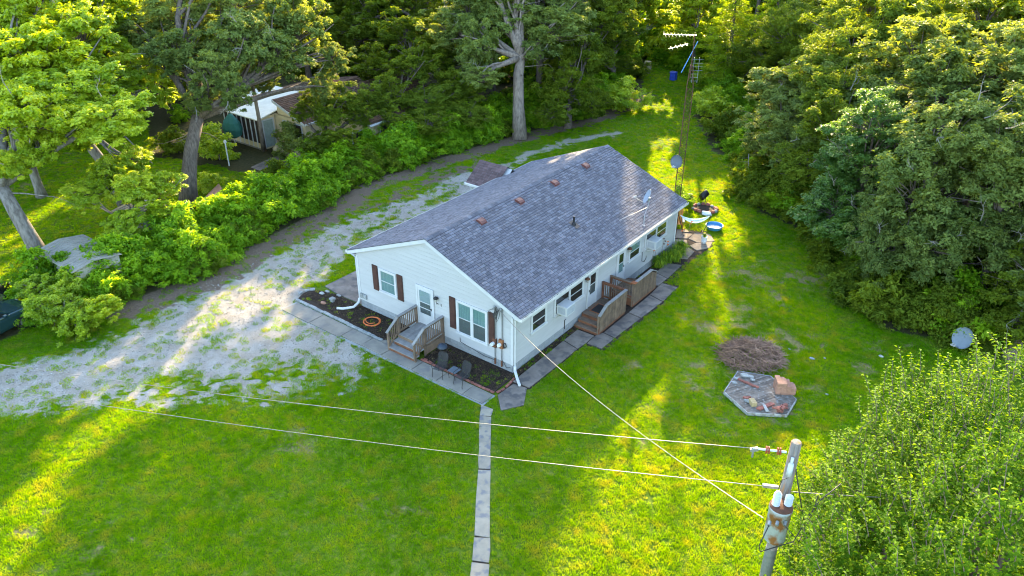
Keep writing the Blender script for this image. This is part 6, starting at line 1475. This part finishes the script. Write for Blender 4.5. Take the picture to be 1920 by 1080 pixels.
# ================================================================== GRASS
def grass_patch(seed, n, R, h0, h1, wd):
    r = np.random.RandomState(seed); a = r.uniform(0, 6.283, n); q_ = R*np.sqrt(r.rand(n)); x = q_*np.cos(a); y = q_*np.sin(a)
    h = r.uniform(h0, h1, n); le = r.normal(size=(n, 2))*.5; b = r.uniform(0, 6.283, n); w_ = wd*(.7+.6*r.rand(n))
    v = np.zeros((n, 3, 3), np.float32)
    v[:, 0] = np.stack([x-np.cos(b)*w_, y-np.sin(b)*w_, np.full(n, -.01)], -1); v[:, 1] = np.stack([x+np.cos(b)*w_, y+np.sin(b)*w_, np.full(n, -.01)], -1)
    v[:, 2] = np.stack([x+le[:, 0]*h, y+le[:, 1]*h, h], -1)
    me_ = bpy.data.meshes.new('grass_tuft'); me_.vertices.add(n*3); me_.vertices.foreach_set('co', v.ravel()); me_.loops.add(n*3); me_.loops.foreach_set('vertex_index', np.arange(n*3, dtype=np.int32))
    me_.polygons.add(n); me_.polygons.foreach_set('loop_start', np.arange(0, n*3, 3, dtype=np.int32)); me_.polygons.foreach_set('loop_total', np.full(n, 3, np.int32)); me_.update()
    a_ = me_.attributes.new('tone', 'FLOAT', 'POINT'); a_.data.foreach_set('value', np.repeat(r.rand(n), 3).astype(np.float32)); return me_
def grass_mat():
    m_, n, p = _nodes('lawn_grass'); N = n.nodes; L = n.links
    geo = N.new('ShaderNodeNewGeometry'); at_ = N.new('ShaderNodeAttribute'); at_.attribute_name = 'tone'
    def nz(sc, det=4):
        z_ = N.new('ShaderNodeTexNoise'); z_.inputs['Scale'].default_value = sc; z_.inputs['Detail'].default_value = det; L.new(geo.outputs['Position'], z_.inputs['Vector']); return z_.outputs['Fac']
    def mth(op, a_, b_):
        x_ = N.new('ShaderNodeMath'); x_.operation = op
        for k, v_ in ((0, a_), (1, b_)):
            if isinstance(v_, (int, float)): x_.inputs[k].default_value = v_
            else: L.new(v_, x_.inputs[k])
        return x_.outputs[0]
    f = mth('ADD', mth('MULTIPLY', nz(.35, 5), .65), mth('MULTIPLY', nz(3.2, 5), .55)); f = mth('ADD', f, -.175); f = mth('ADD', f, mth('MULTIPLY', at_.outputs['Fac'], .22))
    cr = N.new('ShaderNodeValToRGB'); e = cr.color_ramp.elements
    e[0].position = .36; e[0].color = hexc((.050,.175,.001)); e[1].position = .76; e[1].color = hexc((.205,.350,.006)); k = e.new(.55); k.color = hexc((.105,.290,.001)); k = e.new(.90); k.color = hexc((.27,.27,.08))
    L.new(f, cr.inputs['Fac'])
    st_ = N.new('ShaderNodeMapRange'); st_.inputs['From Min'].default_value = .50; st_.inputs['From Max'].default_value = .68; st_.inputs['To Max'].default_value = .75; L.new(nz(1.4, 7), st_.inputs['Value'])
    sx = N.new('ShaderNodeMix'); sx.data_type = 'RGBA'; sx.inputs[7].default_value = hexc((.20,.27,.045)); L.new(st_.outputs[0], sx.inputs[0]); L.new(cr.outputs[0], sx.inputs[6])
    class _C: outputs = [sx.outputs[2]]
    cr = _C
    L.new(cr.outputs[0], p.inputs['Base Color']); p.inputs['Roughness'].default_value = .7; p.inputs['Specular IOR Level'].default_value = .03
    tr = N.new('ShaderNodeBsdfTranslucent'); mu = N.new('ShaderNodeMix'); mu.data_type = 'RGBA'; mu.blend_type = 'MULTIPLY'; mu.inputs[0].default_value = 1; mu.inputs[7].default_value = hexc((3.7, 2.1, .10))
    L.new(cr.outputs[0], mu.inputs[6]); L.new(mu.outputs[2], tr.inputs['Color']); mx = N.new('ShaderNodeMixShader'); mx.inputs[0].default_value = .5
    L.new(p.outputs[0], mx.inputs[1]); L.new(tr.outputs[0], mx.inputs[2]); L.new(mx.outputs[0], N['Material Output'].inputs[0]); return m_
GM = grass_mat()
patches = [grass_patch(i, 95, .20, .03, .075, .0075) for i in range(4)]+[grass_patch(9, 26, .07, .03, .07, .008)]
for me_ in patches: me_.materials.append(GM)
HARD = [[(-12.65,-2.72),(.42,-2.58),(.42,0),(0,0),(0,LN),(-W,LN),(-W,2.6),(-12.62,2.43),(-12.67,.2),(-13.1,-.3),(-13.1,-1.6)], [(-12,11.4),(-W,11.4),(-W,14),(-12,14)],
        [(.42,-1.7),(1.25,-2.4),(1.8,-1.5),(1.25,-.4),(1.28,3.9),(2.16,4.0),(2.3,7.5),(2.36,9.7),(2.3,11.5),(1.42,11.6),(1.36,14.0),(1.5,15.5),(1.65,17),(1.5,17.9),(.8,18.6),(-.4,18.3),(-1.1,17.8),(-.4,15.6),(0,15.4),(0,0),(.4,-1)], PL,
        [pp[0][0],pp[2][0],pp[4][0],pp[7][0],pp[7][1],pp[4][1],pp[2][1],pp[1][1],pp[0][1]]]
def lawn():
    r = np.random.RandomState(2); out = []
    for (x0, x1, y0, y1, st_) in ((-22, 16, -20, 14, .19), (-22, 16, 14, 30, .22), (-50, -22, -20, 16, .27), (-25, 0, 30, 60, .27)):
        gx_, gy_ = np.meshgrid(np.arange(x0, x1, st_), np.arange(y0, y1, st_)); gx_ = gx_.ravel(); gy_ = gy_.ravel(); gx_ = gx_+r.uniform(-st_, st_, gx_.shape)*.5; gy_ = gy_+r.uniform(-st_, st_, gx_.shape)*.5
        out.append((gx_, gy_))
    x = np.concatenate([a for a, b in out]); y = np.concatenate([b for a, b in out])
    # only what the survey camera's surroundings can show
    dx, dy = x-CAM[0], y-CAM[1]; dep = dx*_F[0]+dy*_F[1]-CAM[2]*_F[2]; lat = dx*_R2[0]+dy*_R2[1]-CAM[2]*_R2[2]; vt = dx*_U2[0]+dy*_U2[1]-CAM[2]*_U2[2]
    k = (dep > 1) & (np.abs(lat/dep) < .78) & (np.abs(vt/dep) < .46); x = x[k]; y = y[k]
    gr_, di, ba, wo = masks(x, y); pr_ = 1-np.maximum.reduce([smooth(gr_, .12, .42), smooth(di, .2, .6)*.97, smooth(ba, .2, .6)*.9, smooth(wo, .3, .7)])
    hard = np.zeros(x.shape, bool)
    for pl2 in HARD: hard |= inside(x, y, pl2)
    u = r.rand(len(x)); full = (u < pr_*.98) & ~hard & (pr_ > .5)
    small = ~full & ~hard & (u < .07+pr_*.9) & (wo < .5)
    P_ = []; S = []; R_ = []; I = []
    n1 = fbm(x, y, .8, 3, 71); ed_ = np.minimum.reduce([segdist(x, y, pl2, True) for pl2 in HARD])
    # single tufts thinning out over gravel and worn turf
    gx2, gy2 = np.meshgrid(np.arange(-21, 14, .105), np.arange(-17, 15, .105)); x2 = gx2.ravel()+r.uniform(-.05, .05, gx2.size); y2 = gy2.ravel()+r.uniform(-.05, .05, gx2.size)
    g2, d2, b2, w2 = masks(x2, y2); h2 = np.zeros(x2.shape, bool)
    for pl2 in HARD: h2 |= inside(x2, y2, pl2)
    c2 = fbm(x2, y2, 1.6, 3, 91)
    pk = np.maximum(smooth(g2, .1, .4)*((1-g2)**1.6*.7+.014), smooth(b2, .15, .4)*.34)*smooth(c2, .32, .6)*1.35*(1-d2*.9)
    k2 = (r.rand(len(x2)) < pk) & ~h2 & (w2 < .5); x2 = x2[k2]; y2 = y2[k2]
    nn = len(x2); full = np.concatenate([full, np.zeros(nn, bool)]); small = np.concatenate([small, np.ones(nn, bool)]); n1 = np.concatenate([n1, fbm(x2, y2, .8, 3, 71)]); ed_ = np.concatenate([ed_, np.ones(nn)]); x = np.concatenate([x, x2]); y = np.concatenate([y, y2])
    for sel, sm in ((full, False), (small, True)):
        n = sel.sum(); xx, yy = x[sel], y[sel]; s_ = r.uniform(.85, 1.15, n)*(1 if not sm else r.uniform(.5, 1.2, n)); hz_ = s_*(.55+.95*n1[sel])
        s_ = np.where(ed_[sel] < .22, s_*.55, s_)
        P_.append(np.stack([xx, yy, np.zeros(n)], -1)); S.append(np.stack([s_, s_, hz_], -1)); R_.append(np.stack([np.zeros(n), np.zeros(n), r.uniform(0, 6.283, n)], -1)); I.append(np.full(n, 4) if sm else r.randint(0, 4, n))
    P_ = np.concatenate(P_); print('grass instances', len(P_)); scatter('lawn_grass', P_, np.concatenate(S), np.concatenate(R_), np.concatenate(I), patches, 'mown green lawn grass', 'grass')
lawn()
print('tris', sum(len(me_.polygons) for me_ in bpy.data.meshes))

# loose stones on the gravel
def stones():
    r = np.random.RandomState(44); x = r.uniform(-21, -4, 90000); y = r.uniform(-17, 20, 90000)
    gr_, di, ba, wo = masks(x, y); hard = np.zeros(x.shape, bool)
    for pl2 in HARD: hard |= inside(x, y, pl2)
    k = (r.rand(len(x)) < gr_*.8) & ~hard; x = x[k][:26000]; y = y[k][:26000]; n = len(x)
    meshes = []
    for j, c_ in enumerate(((.40,.39,.36), (.24,.22,.19), (.50,.49,.46), (.13,.11,.09))):
        m1 = MB().lathe([(0, -.3), (.8, -.2), (1, .15), (.6, .5), (0, .6)], n=5, sx=1.2, sy=.8)
        meshes.append(m1.mesh('pebble', pm('pebble_%s' % 'abcd'[j], c_, tuple(v_*.8 for v_ in c_), .9, 9)))
    s_ = .012+.022*r.rand(n)**3
    scatter('loose_gravel', np.stack([x, y, np.full(n, -.004)], -1), np.stack([s_, s_, s_*.8], -1), np.stack([np.zeros(n), np.zeros(n), r.uniform(0, 6.28, n)], -1), r.randint(0, 4, n), meshes, 'loose pale stones on the drive', 'gravel')
stones()

def weeds():
    r = np.random.RandomState(61); P_ = []
    for (x0, x1, y0, y1, n) in ((-12.6, -6, -1.4, -.15, 60), (-3.8, .1, -1.5, -.15, 45), (-.9, .1, -1.5, -.5, 30), (.06, .32, -.2, 4.6, 30), (.06, .45, 11, 15, 15)):
        for k in range(n): P_.append((r.uniform(x0, x1), r.uniform(y0, y1), .03))
    n = len(P_); s_ = r.uniform(.6, 1.7, n)
    scatter('bed_weeds', P_, np.stack([s_, s_, s_], -1), np.stack([np.zeros(n), np.zeros(n), r.uniform(0, 6.28, n)], -1), np.zeros(n, int), [patches[4]], 'small green weeds in the flower beds', 'weeds')
weeds()
